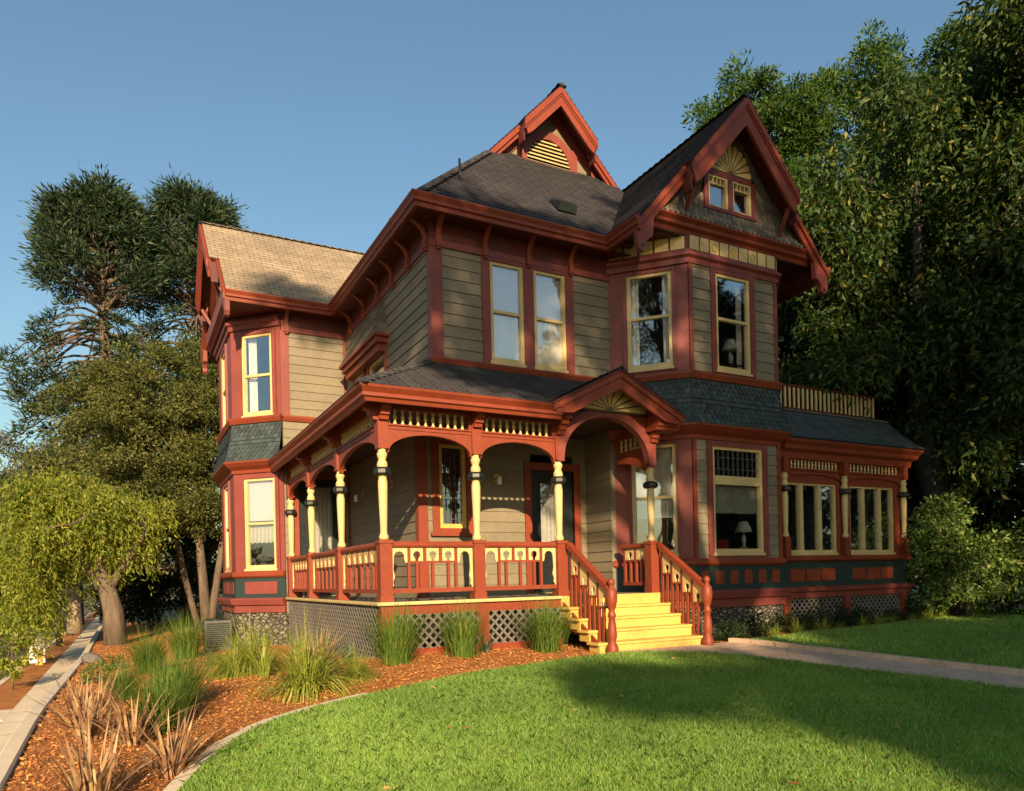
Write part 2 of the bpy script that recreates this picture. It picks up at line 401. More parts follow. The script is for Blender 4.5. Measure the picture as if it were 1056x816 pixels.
# hooded window on the left wall
hood = MB(); hood.box(WL, hH1[0]-.12, hH2[1]+.12, 0, .20, 5.28, 5.44); hood.box(WL, hH1[0]-.2, hH2[1]+.2, 0, .27, 5.44, 5.56); hood.box(WL, hH1[0]-.27, hH2[1]+.27, 0, .33, 5.56, 5.62)
P(hood, 'window_hood', 'red')
for h in (hH1, hH2):
    sur = window(WL, h[0], h[1], h[2], h[3], cas=(.12, .12, 0, .05), trim='red', deep=.1, sill=False, label='small high window under the hood')
fl = MB(); rows = 7
for r in range(rows):
    z0 = 5.62+r*.125; t0, t1 = r/rows, (r+1)/rows
    o0, o1 = .30*(1-t0)**1.6+.02, .30*(1-t1)**1.6+.02
    e0, e1 = .22*(1-t0)**1.6, .22*(1-t1)**1.6
    n = 18; a0, a1 = hH1[0]-e0, hH2[1]+e0; b0, b1 = hH1[0]-e1, hH2[1]+e1
    for i in range(n):
        x0, x1 = a0+(a1-a0)*i/n, a0+(a1-a0)*(i+.96)/n; y0, y1 = b0+(b1-b0)*i/n, b0+(b1-b0)*(i+.96)/n
        fl.add([WL(x0, o0+.012, z0), WL(x1, o0+.012, z0), WL(y1, o1, z0+.125), WL(y0, o1, z0+.125), WL(x0, 0, z0), WL(x1, 0, z0)], [(0, 1, 2, 3), (0, 4, 5, 1)])
    fl.add([WL(a1, o0+.012, z0), WL(a1, 0, z0), WL(b1, 0, z0+.125), WL(b1, o1, z0+.125)], [(0, 1, 2, 3)])
    fl.add([WL(a0, o0+.012, z0), WL(a0, 0, z0), WL(b0, 0, z0+.125), WL(b0, o1, z0+.125)], [(3, 2, 1, 0)])
fl.build('shingle_flare', M['brownshingle'], HOUSE, recalc=False)

# ---- lower walls under the porch
WP = W(1.6, 2.4, 1, 0)
WL2 = W(1.6, 7.3, 0, -1)
WS = W(5.5, 2.4, 0, -1)
hs = (2.02-1.6, 2.60-1.6, 1.36, 3.02)
siding(WP, 0, 3.9, 0, 4.3, [hs, (2.5, 3.57, 0.02, 2.95)])
siding(WL2, 0, 4.9, 0, 4.3)
siding(WS, 0, .95, 0, 4.4)
siding(WW, 0, 1.6, -.4, 4.42, [(.33, 1.3, .02, 2.95)])
P(MB().box(WP, -.03, .17, -.05, .038, 0, 3.2), 'corner_board', 'red'); P(MB().box(WL2, 4.76, 4.9, -.05, .033, 0, 3.2), 'corner_board', 'red'); P(MB().box(WL2, .0, .1, -.05, .036, 0, 3.2), 'corner_board', 'red')
wn = window(WP, *hs, cas=(.15, .15, .08, .12), trim='red', glass='glass', label='tall leaded glass window beside the front door', sash='yellow', sill=False)
P(MB().box(WP, hs[0]-.2, hs[1]+.2, -.02, .09, hs[2]-.16, hs[2]-.1), 'sill', 'red', wn)
ld = MB()
for k in range(1, 4): ld.box(WP, hs[0]+.06+k*.1, hs[0]+.072+k*.1, -.035, -.018, hs[2]+.05, hs[3]-.05)
for k in range(1, 12): ld.box(WP, hs[0]+.05, hs[1]-.05, -.034, -.019, hs[2]+.05+k*.13, hs[2]+.06+k*.13)
cx, cz = (hs[0]+hs[1])/2, hs[2]+.95
for k in range(4):
    a = R(45+90*k); ld.prism(WP, [(cx+.03*math.cos(a), cz+.03*math.sin(a)), (cx+.12*math.cos(a-.35), cz+.12*math.sin(a-.35)), (cx+.12*math.cos(a+.35), cz+.12*math.sin(a+.35))], -.036, -.016)
P(ld, 'leading', 'metal', wn)
def door(w, s0, s1, z1, g, label):
    fr = MB(); fr.box(w, s0-.16, s0, -.08, .05, 0, z1+.15).box(w, s1, s1+.16, -.08, .05, 0, z1+.15).box(w, s0, s1, -.08, .047, z1, z1+.15)
    d = P(fr, 'door', 'red'); d['label'] = label
    lf = MB(); a, b, c, e = g
    lf.box(w, s0, a, -.09, -.03, .02, z1).box(w, b, s1, -.09, -.03, .02, z1).box(w, a, b, -.09, -.03, .02, c).box(w, a, b, -.09, -.03, e, z1)
    lf.box(w, a-.05, b+.05, -.03, -.005, c-.07, c).box(w, a-.05, b+.05, -.03, -.005, e, e+.05).box(w, s0+.1, s1-.1, -.03, -.008, .15, c-.25)
    P(lf, 'door_leaf', 'black', d); P(MB().box(w, a, b, -.06, -.055, c, e), 'pane', 'glass', d)
    P(wavy(w, a, b, c, e, -.12, .01, .1), 'curtain', 'lace', d)
    kb = MB(); p = w(s1-.09, .0, 1.0); kb.lathe((p[0], p[1], 1.0), [(.01, -.03), (.03, -.02), (.035, 0), (.03, .02), (.01, .03)], 8); P(kb, 'handle', 'brass', d)
    return d
door(WP, 2.5, 3.57, 2.62, (2.76, 3.3, .95, 2.35), 'front door with a tall etched glass, dark frame')
door(WW, .33, 1.3, 2.92, (.66, 1.16, .75, 2.72), 'dark side door with a lace-curtained glass')
def lantern(w, s, z):
    mb = MB(); a = w(s, 0, z)
    mb.box(w, s-.05, s+.05, 0, .02, z-.09, z+.09)
    mb.tube([w(s, .02, z), w(s, .14, z+.05), w(s, .17, z+.02)], [.012]*3, 6)
    l = P(mb, 'wall_lantern', 'brass'); p = w(s, .17, z-.05)
    P(MB().lathe(p, [(.035, -.1), (.05, -.08), (.05, .04), (.03, .07)], 10), 'shade', 'white', l)
lantern(WL2, 7.3-6.1, 2.4); lantern(WL2, 7.3-3.95, 2.4); lantern(WP, 1.68, 2.4)

# ---- bays
BAY = [(5.55, 1.5), (6.67, .3), (9.17, .3), (10.3, 1.45)]
WBAY = [(-.02, 11.95), (-1.03, 10.9), (-1.03, 8.3), (-.02, 7.29)]
def bay(path, wins, low_front, extra=None, zlow=-1.3, bands=True):
    fc = facets(path)
    top_up = 6.58
    for k, w in enumerate(fc):
        Ln = w.len
        for (z0, z1, key) in ((4.43, 6.64, 'up'), (.5, 3.1, 'low')):
            ws = wins.get((k, key), [])
            hl = [h['r'] for h in ws]
            if (k, key) in low_front: siding(w, 0, Ln, z0, z1, hl)
            else: flat(w, 0, Ln, z0, z1, hl, 'rose', o=.0)
    P(MB().sweep(path, [(-.08, 4.30), (.06, 4.30), (.085, 4.36), (.10, 4.40), (.10, 4.44), (.03, 4.47), (-.08, 4.47)]), 'belt_course', 'red')
    P(MB().sweep(path, [(-.08, 6.62), (.05, 6.62), (.06, 6.72), (.12, 6.76), (.12, 6.82), (.05, 6.86), (.045, 6.90), (-.08, 6.90)]), 'frieze_board', 'rose')
    P(MB().sweep(path, [(-.08, 3.08), (.04, 3.08), (.05, 3.16), (.16, 3.24), (.24, 3.32), (.24, 3.36), (.1, 3.40), (-.08, 3.40)]), 'bay_cornice', 'red')
    P(MB().sweep(path, [(-.08, .50), (.05, .50), (.09, .54), (.09, .60), (.04, .66), (-.08, .66)]), 'water_table', 'red')
    P(MB().sweep(path, [(-.08, .0), (.02, .0), (.02, .499), (-.08, .499)]), 'wainscot', 'green')
    P(MB().sweep(path, [(-.1, -.36), (.05, -.36), (.05, -.20), (.12, -.17), (.16, -.05), (.11, -.001), (-.1, -.001)]), 'base_moulding', 'rose')
    # shingled skirt
    mb = MB(); rows = 9
    def oz(t): return (.20*(1-t)**1.7+.015, 3.37+.94*t)
    mb2 = MB()
    for r in range(rows):
        t0, t1 = r/rows, (r+1)/rows; oa, za = oz(t0); ob, zb = oz(t1); f0, f1 = offset_path(path, oa), offset_path(path, ob)
        style = 'plain' if r in (4, 5) else ('point' if r >= 6 else 'round')
        for k in range(len(path)-1):
            A, B = Vector((*f0[k], za)), Vector((*f0[k+1], za)); Cc, D = Vector((*f1[k], zb)), Vector((*f1[k+1], zb))
            n = max(2, round((B-A).length/.135)); nx = Vector((facets(path)[k].dv, -facets(path)[k].du, 0))
            mb2.add([A, B, D, Cc], [(0, 1, 2, 3)])
            off = .5 if r % 2 else 0
            for i in range(-1, n+1):
                x0, x1 = max(0, (i+off+.02)/n), min(1, (i+off+.98)/n)
                if x1-x0 < .2/n: continue
                pa, pb = A.lerp(B, x0)+nx*.03, A.lerp(B, x1)+nx*.03; pc, pd = Cc.lerp(D, x0)+nx*.004, Cc.lerp(D, x1)+nx*.004
                up = Vector((0, 0, 1))
                if style == 'plain': mb.add([pa, pb, pd, pc], [(0, 1, 2, 3)])
                else:
                    c = .05; m_ = (pa+pb)/2; dn = Vector((0, 0, -.035))
                    la, lb = pa+(pc-pa)*.35, pb+(pd-pb)*.35
                    if style == 'point': mb.add([la, m_+dn, lb, pd, pc], [(0, 1, 2, 3, 4)])
                    else: mb.add([la, pa*.72+pb*.28+dn*.6, pa*.28+pb*.72+dn*.6, lb, pd, pc], [(0, 1, 2, 3, 4, 5)])
    sk = mb2.build('shingle_skirt', M['slate'], HOUSE, recalc=False); mb.build('shingle_course', M['slate'], sk, recalc=False)
    # bay floor and ceiling slabs
    for z in (-.03, 4.2, 6.93): P(MB().slab(offset_path(path, -.05), z, z+.02), 'bay_floor', 'inside')
    P(MB().sweep(path, [(-.12, zlow), (0.0, zlow), (0.0, -.355), (-.12, -.355)]), 'foundation', 'stone')
    for (k, key), ws in wins.items():
        w = fc[k]
        for h in ws: h['fn'](w, h['r'])
    return fc
def pts_on(k, path, u): return None
fcB = facets(BAY)
def sB(u): return u-6.67
def bw_up_front(w, r):
    wn = window(w, *r, rail=5.62, cas=(.13, .13, .08, .07), label='upper bay window with a table lamp behind it'); drapes(wn, w, r[0]+.05, r[1]-.05, r[2], r[3], .2)
    for a in (0, 2.4): P(MB().box(w, a, a+.1, -.04, .03, 4.45, 6.63), 'corner_board', 'rose')
def bw_up_ch(w, r):
    wn = window(w, *r, rail=5.62, cas=(.08, .08, .06, .07), label='upper bay window on the angled side'); drapes(wn, w, r[0]+.05, r[1]-.05, r[2], r[3], .2)
def bw_lo_front(w, r):
    wn = window(w, *r, cas=(.14, .14, .10, .08), rails=((2.18, 2.36),), label='large bay window with a lace valance and leaded transom'); valance(wn, w, r[0]+.05, r[1]-.05, 1.62, 2.17)
    tr = MB()
    for k in range(1, 9): tr.box(w, r[0]+.08+k*.138, r[0]+.09+k*.138, -.035, -.018, 2.36, 2.88)
    tr.box(w, r[0]+.08, r[1]-.08, -.034, -.019, 2.5, 2.51).box(w, r[0]+.08, r[1]-.08, -.034, -.019, 2.74, 2.75)
    P(tr, 'leading', 'metal', wn)
    for a in (0, 2.4): P(MB().box(w, a, a+.1, -.04, .035, .67, 3.08), 'corner_board', 'red')
    for k in range(6): P(MB().box(w, .14+k*.405, .36+k*.405, .0, .032, .12, .40), 'inset_panel', 'red')
def bw_lo_ch(w, r):
    wn = window(w, *r, rail=1.92, cas=(.05, .05, .05, .05), glass='glass_b', label='lower bay window on the angled side, reflecting the sky'); blind(wn, w, r[0]+.06, r[1]-.06, r[2]+.75, r[3], 'lace')
LC = fcB[0].len
wins = {(1, 'up'): [dict(r=(sB(7.38), sB(8.36), 4.55, 6.55), fn=bw_up_front)],
        (0, 'up'): [dict(r=(.40, 1.32, 4.58, 6.52), fn=bw_up_ch)],
        (1, 'low'): [dict(r=(sB(7.19), sB(8.62), .76, 2.96), fn=bw_lo_front)],
        (0, 'low'): [dict(r=(.42, 1.33, .76, 3.0), fn=bw_lo_ch)]}
bay(BAY, wins, {(1, 'up'), (1, 'low')})
# mustard frieze panels round the top of the front bay
fr = P(MB().sweep(BAY, [(-.08, 6.901), (.02, 6.901), (.02, 7.22), (-.08, 7.22)]), 'panel_frieze', 'dkred')
for k, w in enumerate(fcB):
    n = 9 if k == 1 else 5; st = (w.len-.06)/n
    for i in range(n):
        a = .03+i*st+.019; b = .03+(i+1)*st-.019
        P(MB().box(w, a, b, 0, .035, 6.915, 7.19), 'frieze_panel', 'cream', fr)
        if k == 1 and i in (2, 4, 6):
            c = (a+b)/2; P(MB().strip(w, arc(c, 7.05, .045, .05, 0, 360, 16), arc(c, 7.05, .085, .095, 0, 360, 16), .033, .046), 'ring_ornament', 'yellow', fr)
def ww_up(w, r):
    wn = window(w, *r, rail=5.47, cas=(.1, .1, .08, .07), glass='glass_b', label='upper window on the angled side of the wing bay'); P(wavy(w, r[0]+.05, r[0]+.3, r[2], r[3], -.17, .02, .08), 'curtain', 'curtain', wn)
def ww_lo(w, r):
    wn = window(w, *r, rail=1.83, cas=(.1, .1, .08, .08), glass='glass_b', label='lower window of the wing bay with lace valance'); blind(wn, w, r[0]+.05, r[1]-.05, 1.9, r[3], 'blind'); valance(wn, w, r[0]+.05, r[1]-.05, 1.38, 1.85)
    ip = MB().box(w, .28, 1.2, 0, .03, .10, .40); P(ip, 'inset_panel', 'rose')
def ww_side(w, r):
    window(w, *r, rail=(r[2]+r[3])/2, cas=(.1, .1, .08, .07), glass='glass_b', label='tall window on the end of the wing bay')
    if r[2] < 2:
        for a in (.3, 1.4): P(MB().box(w, a, a+.9, 0, .03, .10, .40), 'inset_panel', 'rose')
fw = facets(WBAY)
wins = {(2, 'up'): [dict(r=(.33, 1.20, 4.50, 6.48), fn=ww_up)], (2, 'low'): [dict(r=(.31, 1.21, .72, 2.94), fn=ww_lo)],
        (1, 'up'): [dict(r=(.85, 1.75, 4.50, 6.48), fn=ww_side)], (1, 'low'): [dict(r=(.85, 1.75, .72, 2.94), fn=ww_side)]}
bay(WBAY, wins, set(), zlow=-1.7)
P(MB().sweep(WBAY, [(-.08, 6.901), (.02, 6.901), (.02, 7.0), (-.08, 7.0)]), 'upper_frieze', 'dkred')
# other outer walls (seen from aside)
WB = W(10.3, 1.45, 0, 1); siding(WB, 0, 12.6, 0, 6.95)
WK = W(10.3, 14, -1, 0); siding(WK, 0, 8.7, 0, 6.95)
WWB = W(1.6, 11.95, -1, 0); siding(WWB, 0, 1.6, -.4, 6.95)
WLB = W(1.6, 14, 0, -1); siding(WLB, 0, 2.05, -.4, 6.95)
P(MB().sweep([(1.6, 14), (1.6, 11.95), (-.02, 11.95)], [(-.1, -1.7), (.0, -1.7), (0, -.36), (-.1, -.36)]), 'foundation', 'stone')
P(MB().sweep([(10.3, 1.45), (10.3, 14), (1.6, 14)], [(-.1, -1.7), (.0, -1.7), (0, .03), (-.1, .03)]), 'foundation', 'stone')
# floors and inner walls
fl = MB().slab([(1.65, 2.45), (10.2, 2.45), (10.2, 13.9), (1.65, 13.9)], -.06, -.02).slab([(1.65, 1.55), (10.2, 1.55), (10.2, 13.9), (1.65, 13.9)], 4.22, 4.26)
fl.slab([(0.0, 7.35), (1.6, 7.35), (1.6, 11.9), (0.0, 11.9)], -.06, -.02).slab([(0, 7.35), (1.6, 7.35), (1.6, 11.9), (0, 11.9)], 4.22, 4.26)
fl.slab([(5.55, 1.55), (10.2, 1.55), (10.2, 2.45), (5.55, 2.45)], -.06, -.02)
P(fl, 'inner_floor', 'wood')
iw = MB().cube(5.35, 5.42, 2.5, 13.9, -.02, 6.9).cube(1.7, 5.35, 4.6, 4.67, -.02, 6.9).cube(5.42, 10.2, 4.4, 4.47, -.02, 6.9).cube(1.55, 1.62, 7.4, 11.9, -.4, 6.9)
P(iw, 'inner_wall', 'inside')
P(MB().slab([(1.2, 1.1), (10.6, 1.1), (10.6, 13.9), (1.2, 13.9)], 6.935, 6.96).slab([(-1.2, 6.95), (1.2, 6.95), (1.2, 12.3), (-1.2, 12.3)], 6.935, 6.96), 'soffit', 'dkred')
# ------------------------------------------------------------------ roofs
def roof(name, polys, mat, th=.09, parent=None, step=.15, label=None):
    """courses of shingles over each planar polygon plus a board deck below"""
    mb = MB(); dk = MB()
    for pts in polys:
        V = [Vector(p) for p in pts]; n = Vector((0, 0, 0))
        for i in range(len(V)): n += (V[i]-V[0]).cross(V[(i+1) % len(V)]-V[0])
        n.normalize()
        if n.z < 0: n = -n; V = V[::-1]
        t = Vector((-n.y, n.x, 0)).normalized(); b = n.cross(t)
        if b.z < 0: b = -b
        o = V[0]; P2 = [((p-o).dot(t), (p-o).dot(b)) for p in V]
        lo, hi = min(p[1] for p in P2), max(p[1] for p in P2); y = lo; rr = random.Random(5)
        to = lambda q, h: o+t*q[0]+b*q[1]+n*h
        while y < hi-1e-4:
            y1 = min(y+step, hi); pl = clip(clip(P2, 1, y, False), 1, y1, True)
            if len(pl) > 2:
                k = len(pl); up = [to(q, .018*(1-(q[1]-y)/step)+.003) for q in pl]
                mb.add(up, [tuple(range(k))])
                lowe = [q for q in pl if abs(q[1]-y) < 1e-4]
                if len(lowe) >= 2:
                    a, c = min(lowe), max(lowe); mb.add([to(a, -.002), to(c, -.002), to(c, .021), to(a, .021)], [(0, 1, 2, 3)])
            y = y1
        k = len(V); top = [p+n*.002 for p in V]; bot = [p-n*th for p in V]
        dk.add(top+bot, [tuple(range(2*k-1, k-1, -1))]+[(i, (i+1) % k, k+(i+1) % k, k+i) for i in range(k)])
    o = mb.build(name, M[mat], parent or HOUSE, recalc=False); dk.build('roof_deck', M['dkred'], o, recalc=False)
    if label: o['label'] = label
    return o
def caps(p0, p1, mat='roof', w=.13, dz=.07, step=.21, name='ridge_caps'):
    p0, p1 = Vector(p0), Vector(p1); d = (p1-p0); n = int(d.length/step); d.normalize(); a = d.cross(Vector((0, 0, 1))).normalized()*w
    mb = MB()
    for i in range(n):
        q = p0+d*(i*step); r = q+d*(step*1.25); u = Vector((0, 0, 1))
        mb.add([q+u*.05, r+u*.022, q-a-u*dz+u*.05, q+a-u*dz+u*.05, r-a-u*dz+u*.01, r+a-u*dz+u*.01], [(0, 1, 4, 2), (0, 3, 5, 1), (0, 2, 3)])
    return mb.build(name, M[mat], HOUSE, recalc=False)
SM = 1.03; ZE = 7.13
def zl(u): return ZE+SM*(u-1.15)
RU = 5.95; RZ = zl(RU)
roof('main_roof', [[(1.15, 1.05, ZE), (4.1, 4.0, zl(4.1)), (4.93, 4.0, zl(4.93)), (4.93, 14.4, zl(4.93)), (1.15, 14.4, ZE)],
                   [(4.93, 3.7, zl(4.93)), (RU, 3.7, RZ), (RU, 14.4, RZ), (4.93, 14.4, zl(4.93))],
                   [(10.75, 1.05, ZE), (7.8, 4.0, zl(4.1)), (6.97, 4.0, zl(4.93)), (6.97, 14.4, zl(4.93)), (10.75, 14.4, ZE)],
                   [(6.97, 3.7, zl(4.93)), (RU, 3.7, RZ), (RU, 14.4, RZ), (6.97, 14.4, zl(4.93))],
                   [(1.15, 1.05, ZE), (10.75, 1.05, ZE), (7.35, 4.45, zl(4.55)), (4.55, 4.45, zl(4.55))]], 'roof')
caps((1.15, 1.05, ZE+.02), (4.05, 3.95, zl(4.05)+.02)); caps((RU, 3.66, RZ), (RU, 14.4, RZ))
GP = 10.07; GS = 1.12; GC = 7.9
def zg_(u): return GP-GS*abs(u-GC)
roof('front_gable_roof', [[(5.25, .06, zg_(5.25)), (6.42, .06, zg_(6.42)), (6.42, 5.5, zg_(6.42)), (5.25, 5.5, zg_(5.25))],
                          [(6.42, -.22, zg_(6.42)), (GC, -.22, GP), (GC, 5.5, GP), (6.42, 5.5, zg_(6.42))],
                          [(9.38, -.22, zg_(9.38)), (GC, -.22, GP), (GC, 5.5, GP), (9.38, 5.5, zg_(9.38))],
                          [(10.55, .06, zg_(10.55)), (9.38, .06, zg_(9.38)), (9.38, 5.5, zg_(9.38)), (10.55, 5.5, zg_(10.55))]], 'roof')
caps((GC, -.22, GP), (GC, 4.0, GP))
WR = 9.6; WZ = ZE+1.0*(WR-6.9)
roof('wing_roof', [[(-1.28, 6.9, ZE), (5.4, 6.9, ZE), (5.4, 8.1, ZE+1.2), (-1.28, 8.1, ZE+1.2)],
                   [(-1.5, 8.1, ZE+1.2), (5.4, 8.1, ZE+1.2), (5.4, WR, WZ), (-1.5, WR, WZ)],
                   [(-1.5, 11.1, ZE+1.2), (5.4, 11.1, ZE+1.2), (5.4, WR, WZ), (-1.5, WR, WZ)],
                   [(-1.28, 12.3, ZE), (5.4, 12.3, ZE), (5.4, 11.1, ZE+1.2), (-1.28, 11.1, ZE+1.2)]], 'roof_sun_toned', label='shingle roof of the left wing, sunlight partly put into its tan colour')
caps((-1.5, WR, WZ), (3.7, WR, WZ), 'roof_sun_toned')
# fascia / gutter following the eaves
FP = [(-.035, 6.90), (.03, 6.90), (.035, 6.97), (.075, 6.99), (.075, 7.04), (.06, 7.05), (.10, 7.12), (.10, 7.145), (-.035, 7.145)]
P(MB().sweep([(-1.3, 6.9), (1.15, 6.9), (1.15, 1.05), (5.25, 1.05), (5.25, .0)], FP), 'eaves_fascia', 'red')
P(MB().sweep([(10.55, .06), (10.75, 1.05), (10.75, 14.4)], FP), 'eaves_fascia', 'red')
# eave brackets
def bracket_mesh():
    w = lambda a, o, z: (a, -o, z)
    ou = [(0, 0)]+[(.0+.42*(1-math.cos(R(t))), .42*math.sin(R(t))) for t in range(15, 91, 15)]
    inn = [(.42*(1-math.cos(R(t)))+.0, .0) for t in (0,)]
    mb = MB(); n = 8
    outer = [(.04+.40*(1-math.cos(R(90*i/n))), .02+.36*math.sin(R(90*i/n))) for i in range(n+1)]
    inner = [(p[0]-.055*math.cos(R(45))-.0 if i else 0.0, p[1]+.055*math.sin(R(45))) for i, p in enumerate(outer)]
    f = lambda o, a, z: (a, -o, z)
    for i in range(n):
        q = [outer[i], outer[i+1], inner[i+1], inner[i]]
        pts = [(-.045, -x, z) for x, z in q]+[(.045, -x, z) for x, z in q]
        mb.add(pts, [(0, 1, 2, 3), (7, 6, 5, 4), (0, 4, 5, 1), (1, 5, 6, 2), (2, 6, 7, 3), (3, 7, 4, 0)])
    mb.cube(-.055, .055, -.075, 0, -.12, .04).cube(-.04, .04, -.055, 0, -.16, -.12)
    return mb.mesh('eave_bracket', M['red'])
bm_ = bracket_mesh()
for u in (1.72, 2.68, 3.63, 4.60): link('eave_bracket', bm_, HOUSE, (u, 1.46, 6.58))
for v in (1.62, 2.55, 3.5, 4.45, 5.5, 6.6): link('eave_bracket', bm_, HOUSE, (1.56, v, 6.58), rz=R(-90))
for u in (.12,): link('eave_bracket', bm_, HOUSE, (u, 7.26, 6.58))

# ---- gables
def gable(w, c, zp, sl, hw, S, lo, uo, zcor, hc, style):
    """w: frame on gable wall; c centre; zp roof peak; S half width of the projecting upper bargeboard"""
    def zr(a): return zp-sl*abs(a-c)
    for sg in (-1, 1):
        X = lambda d: c+sg*d
        dm = .54 if hw > 2.3 else .42
        mb = MB()
        mb.prism(w, [(X(0), zp-.05), (X(S), zp-.05-sl*S), (X(S-.10), zp-.05-sl*(S-.10)-dm*.9), (X(S-.22), zp-.05-sl*(S-.22)-dm), (X(0), zp-.05-dm)], uo-.06, uo-.002)
        mb.prism(w, [(X(0), zp-.03), (X(S), zp-.03-sl*S), (X(S), zp-.19-sl*S), (X(0), zp-.19)], uo, uo+.045)
        mb.prism(w, [(X(0), zp-.19), (X(S), zp-.19-sl*S), (X(S), zp-.25-sl*S), (X(0), zp-.25)], uo, uo+.02)
        P(mb, 'bargeboard', 'red')
        if sg < 0 or True:
            mb = MB(); d2 = dm*.55
            mb.prism(w, [(X(S-.05), zr(X(S-.05))-.05), (X(hw), zr(X(hw))-.05), (X(hw), zr(X(hw))-.05-d2), (X(S-.05), zr(X(S-.05))-.05-d2)], lo-.06, lo-.002)
            mb.prism(w, [(X(S-.05), zr(X(S-.05))-.03), (X(hw+.03), zr(X(hw+.03))-.03), (X(hw+.03), zr(X(hw+.03))-.17), (X(S-.05), zr(X(S-.05))-.17)], lo, lo+.045)
            P(mb, 'lower_bargeboard', 'red')
        # boards closing the underside between wall and bargeboards
        mb = MB()
        for a, b, o in ((0, S, uo-.06), (S, hw, lo-.06)):
            mb.add([w(X(a), -.3, zr(X(a))-.11), w(X(b), -.3, zr(X(b))-.11), w(X(b), o, zr(X(b))-.11), w(X(a), o, zr(X(a))-.11)], [(0, 1, 2, 3)])
        mb.prism(w, [(X(S), zr(X(S))-.1), (X(S), zr(X(S))-.1-dm*.9), (X(S-.04), zr(X(S))-.1-dm*.9), (X(S-.04), zr(X(S))-.06)], lo, uo-.06)
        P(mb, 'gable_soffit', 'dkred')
        if style != 'vent':
            # hanging drop with a pierced round end
            mb = MB(); x0 = hw-.02; zc = zr(X(hw))-.05
            pl = [(x0-.38, zc+.38*sl-.25), (x0-.02, zc-.02), (x0+.05, zc-.1), (x0+.02, zc-.40), (x0-.03, zc-.50), (x0-.11, zc-.52), (x0-.17, zc-.46), (x0-.17, zc-.36), (x0-.23, zc-.27), (x0-.34, zc-.20)]
            mb.prism(w, [(X(a), z) for a, z in pl], lo-.1, lo+.01)
            dp = P(mb, 'gable_drop', 'rose')
            P(MB().prism(w, arc(X(x0-.08), zc-.42, .035, .035, 0, 330, 11), lo+.008, lo+.016), 'pierced_hole', 'black', dp)
            # strut from the wall to the upper bargeboard
            mb = MB(); xs = S-.18
            mb.beam(w(X(xs), .02, zr(X(xs))-1.15), w(X(xs), uo-.1, zr(X(xs))-.5), .05, .08)
            P(mb, 'gable_bracket', 'rose')
    P(MB().prism(w, [(c-.07, zp-.035), (c, zp+.035), (c+.07, zp-.035), (c, zp-.09)], uo-.1, uo+.055), 'gable_finial', 'black')
WG = W(0, .35, 1, 0)
gable(WG, GC, GP, GS, 2.65, 1.48, .27, .54, 7.45, 2.2, 'window')
def gable_face(w, c, zp, sl, zc, win=None):
    def hw(z, m=.0): return (zp-.1-z)/sl-m
    wall = MB().prism(w, [(c-hw(zc-.3)+.02, zc-.3), (c+hw(zc-.3)-.02, zc-.3), (c, zp-.12)], -.1, -.03)
    g = P(wall, 'gable_wall', 'black')  # black puts the unlit attic's darkness behind the panes into the wall colour
    mb = MB(); z = zc; r = 0; st = .115
    while z < zp-.5:
        fl_ = lambda zz: .22*max(0, 1-(zz-zc)/.62)**2
        h0 = hw(z, .06); n = int(2*h0/.13); off = (r % 2)*.065
        for i in range(n+1):
            a = c-h0+i*.13+off; b = a+.122
            if b > c+h0: continue
            if win and win[0] < (a+b)/2 < win[1] and win[2] < z+st*.6 and z < win[3]: continue
            o0, o1 = fl_(z), fl_(z+st)
            mb.add([w(a, o0+.012, z+.04), w((a+b)/2-.02, o0+.016, z-.02), w((a+b)/2+.02, o0+.016, z-.02), w(b, o0+.012, z+.04), w(b, o1+.0, z+st+.03), w(a, o1+.0, z+st+.03)], [(0, 1, 2, 3, 4, 5)])
        z += st; r += 1
    mb.build('gable_shingles', M['brownshingle'], g, recalc=False)
    return g
gable_face(WG, GC, GP, GS, 7.46, (7.16, 8.64, 7.9, 8.7))
# pent cornice below the gable
pc = MB()
pc.prof(WG, [(-.1, 7.20), (.06, 7.20), (.08, 7.26), (.16, 7.30), (.17, 7.36), (.25, 7.42), (.25, 7.45), (-.1, 7.48)], 5.58, 10.22)
P(pc, 'pent_cornice', 'red'); P(MB().box(WG, 5.5, 10.3, -1.6, .06, 7.17, 7.199), 'soffit', 'dkred')
# side cheeks closing the overhang beside the bay
for a in (5.32, 10.42): P(MB().cube(a, a+.06, .15, 1.4, 6.94, 7.3), 'gable_cheek', 'dkred')
# attic windows
gw = MB(); gw.box(WG, 7.16, 8.64, -.02, .07, 7.86, 7.93).box(WG, 7.18, 7.29, -.02, .055, 7.93, 8.66).box(WG, 8.51, 8.62, -.02, .055, 7.93, 8.66).box(WG, 7.84, 7.97, -.02, .055, 7.93, 8.60).box(WG, 7.29, 8.51, -.02, .05, 8.60, 8.70)
gwin = P(gw, 'attic_window', 'rose')
for a, b in ((7.29, 7.84), (7.97, 8.51)):
    sb = MB(); sb.box(WG, a, a+.05, -.02, .03, 7.93, 8.6).box(WG, b-.07, b, -.02, .035, 7.93, 8.6).box(WG, a+.05, b-.07, -.02, .03, 7.93, 7.98).box(WG, a+.05, b-.07, -.02, .03, 8.56, 8.6).box(WG, a+.05, b-.07, -.02, .025, 8.42, 8.44)
    for k in (1, 2, 3): sb.box(WG, a+.05+k*(b-a-.12)/4-.01, a+.05+k*(b-a-.12)/4+.01, -.02, .024, 8.44, 8.56)
    P(sb, 'sash', 'cream', gwin); P(MB().box(WG, a+.05, b-.07, -.028, -.022, 7.98, 8.56), 'pane', 'glass_b', gwin)
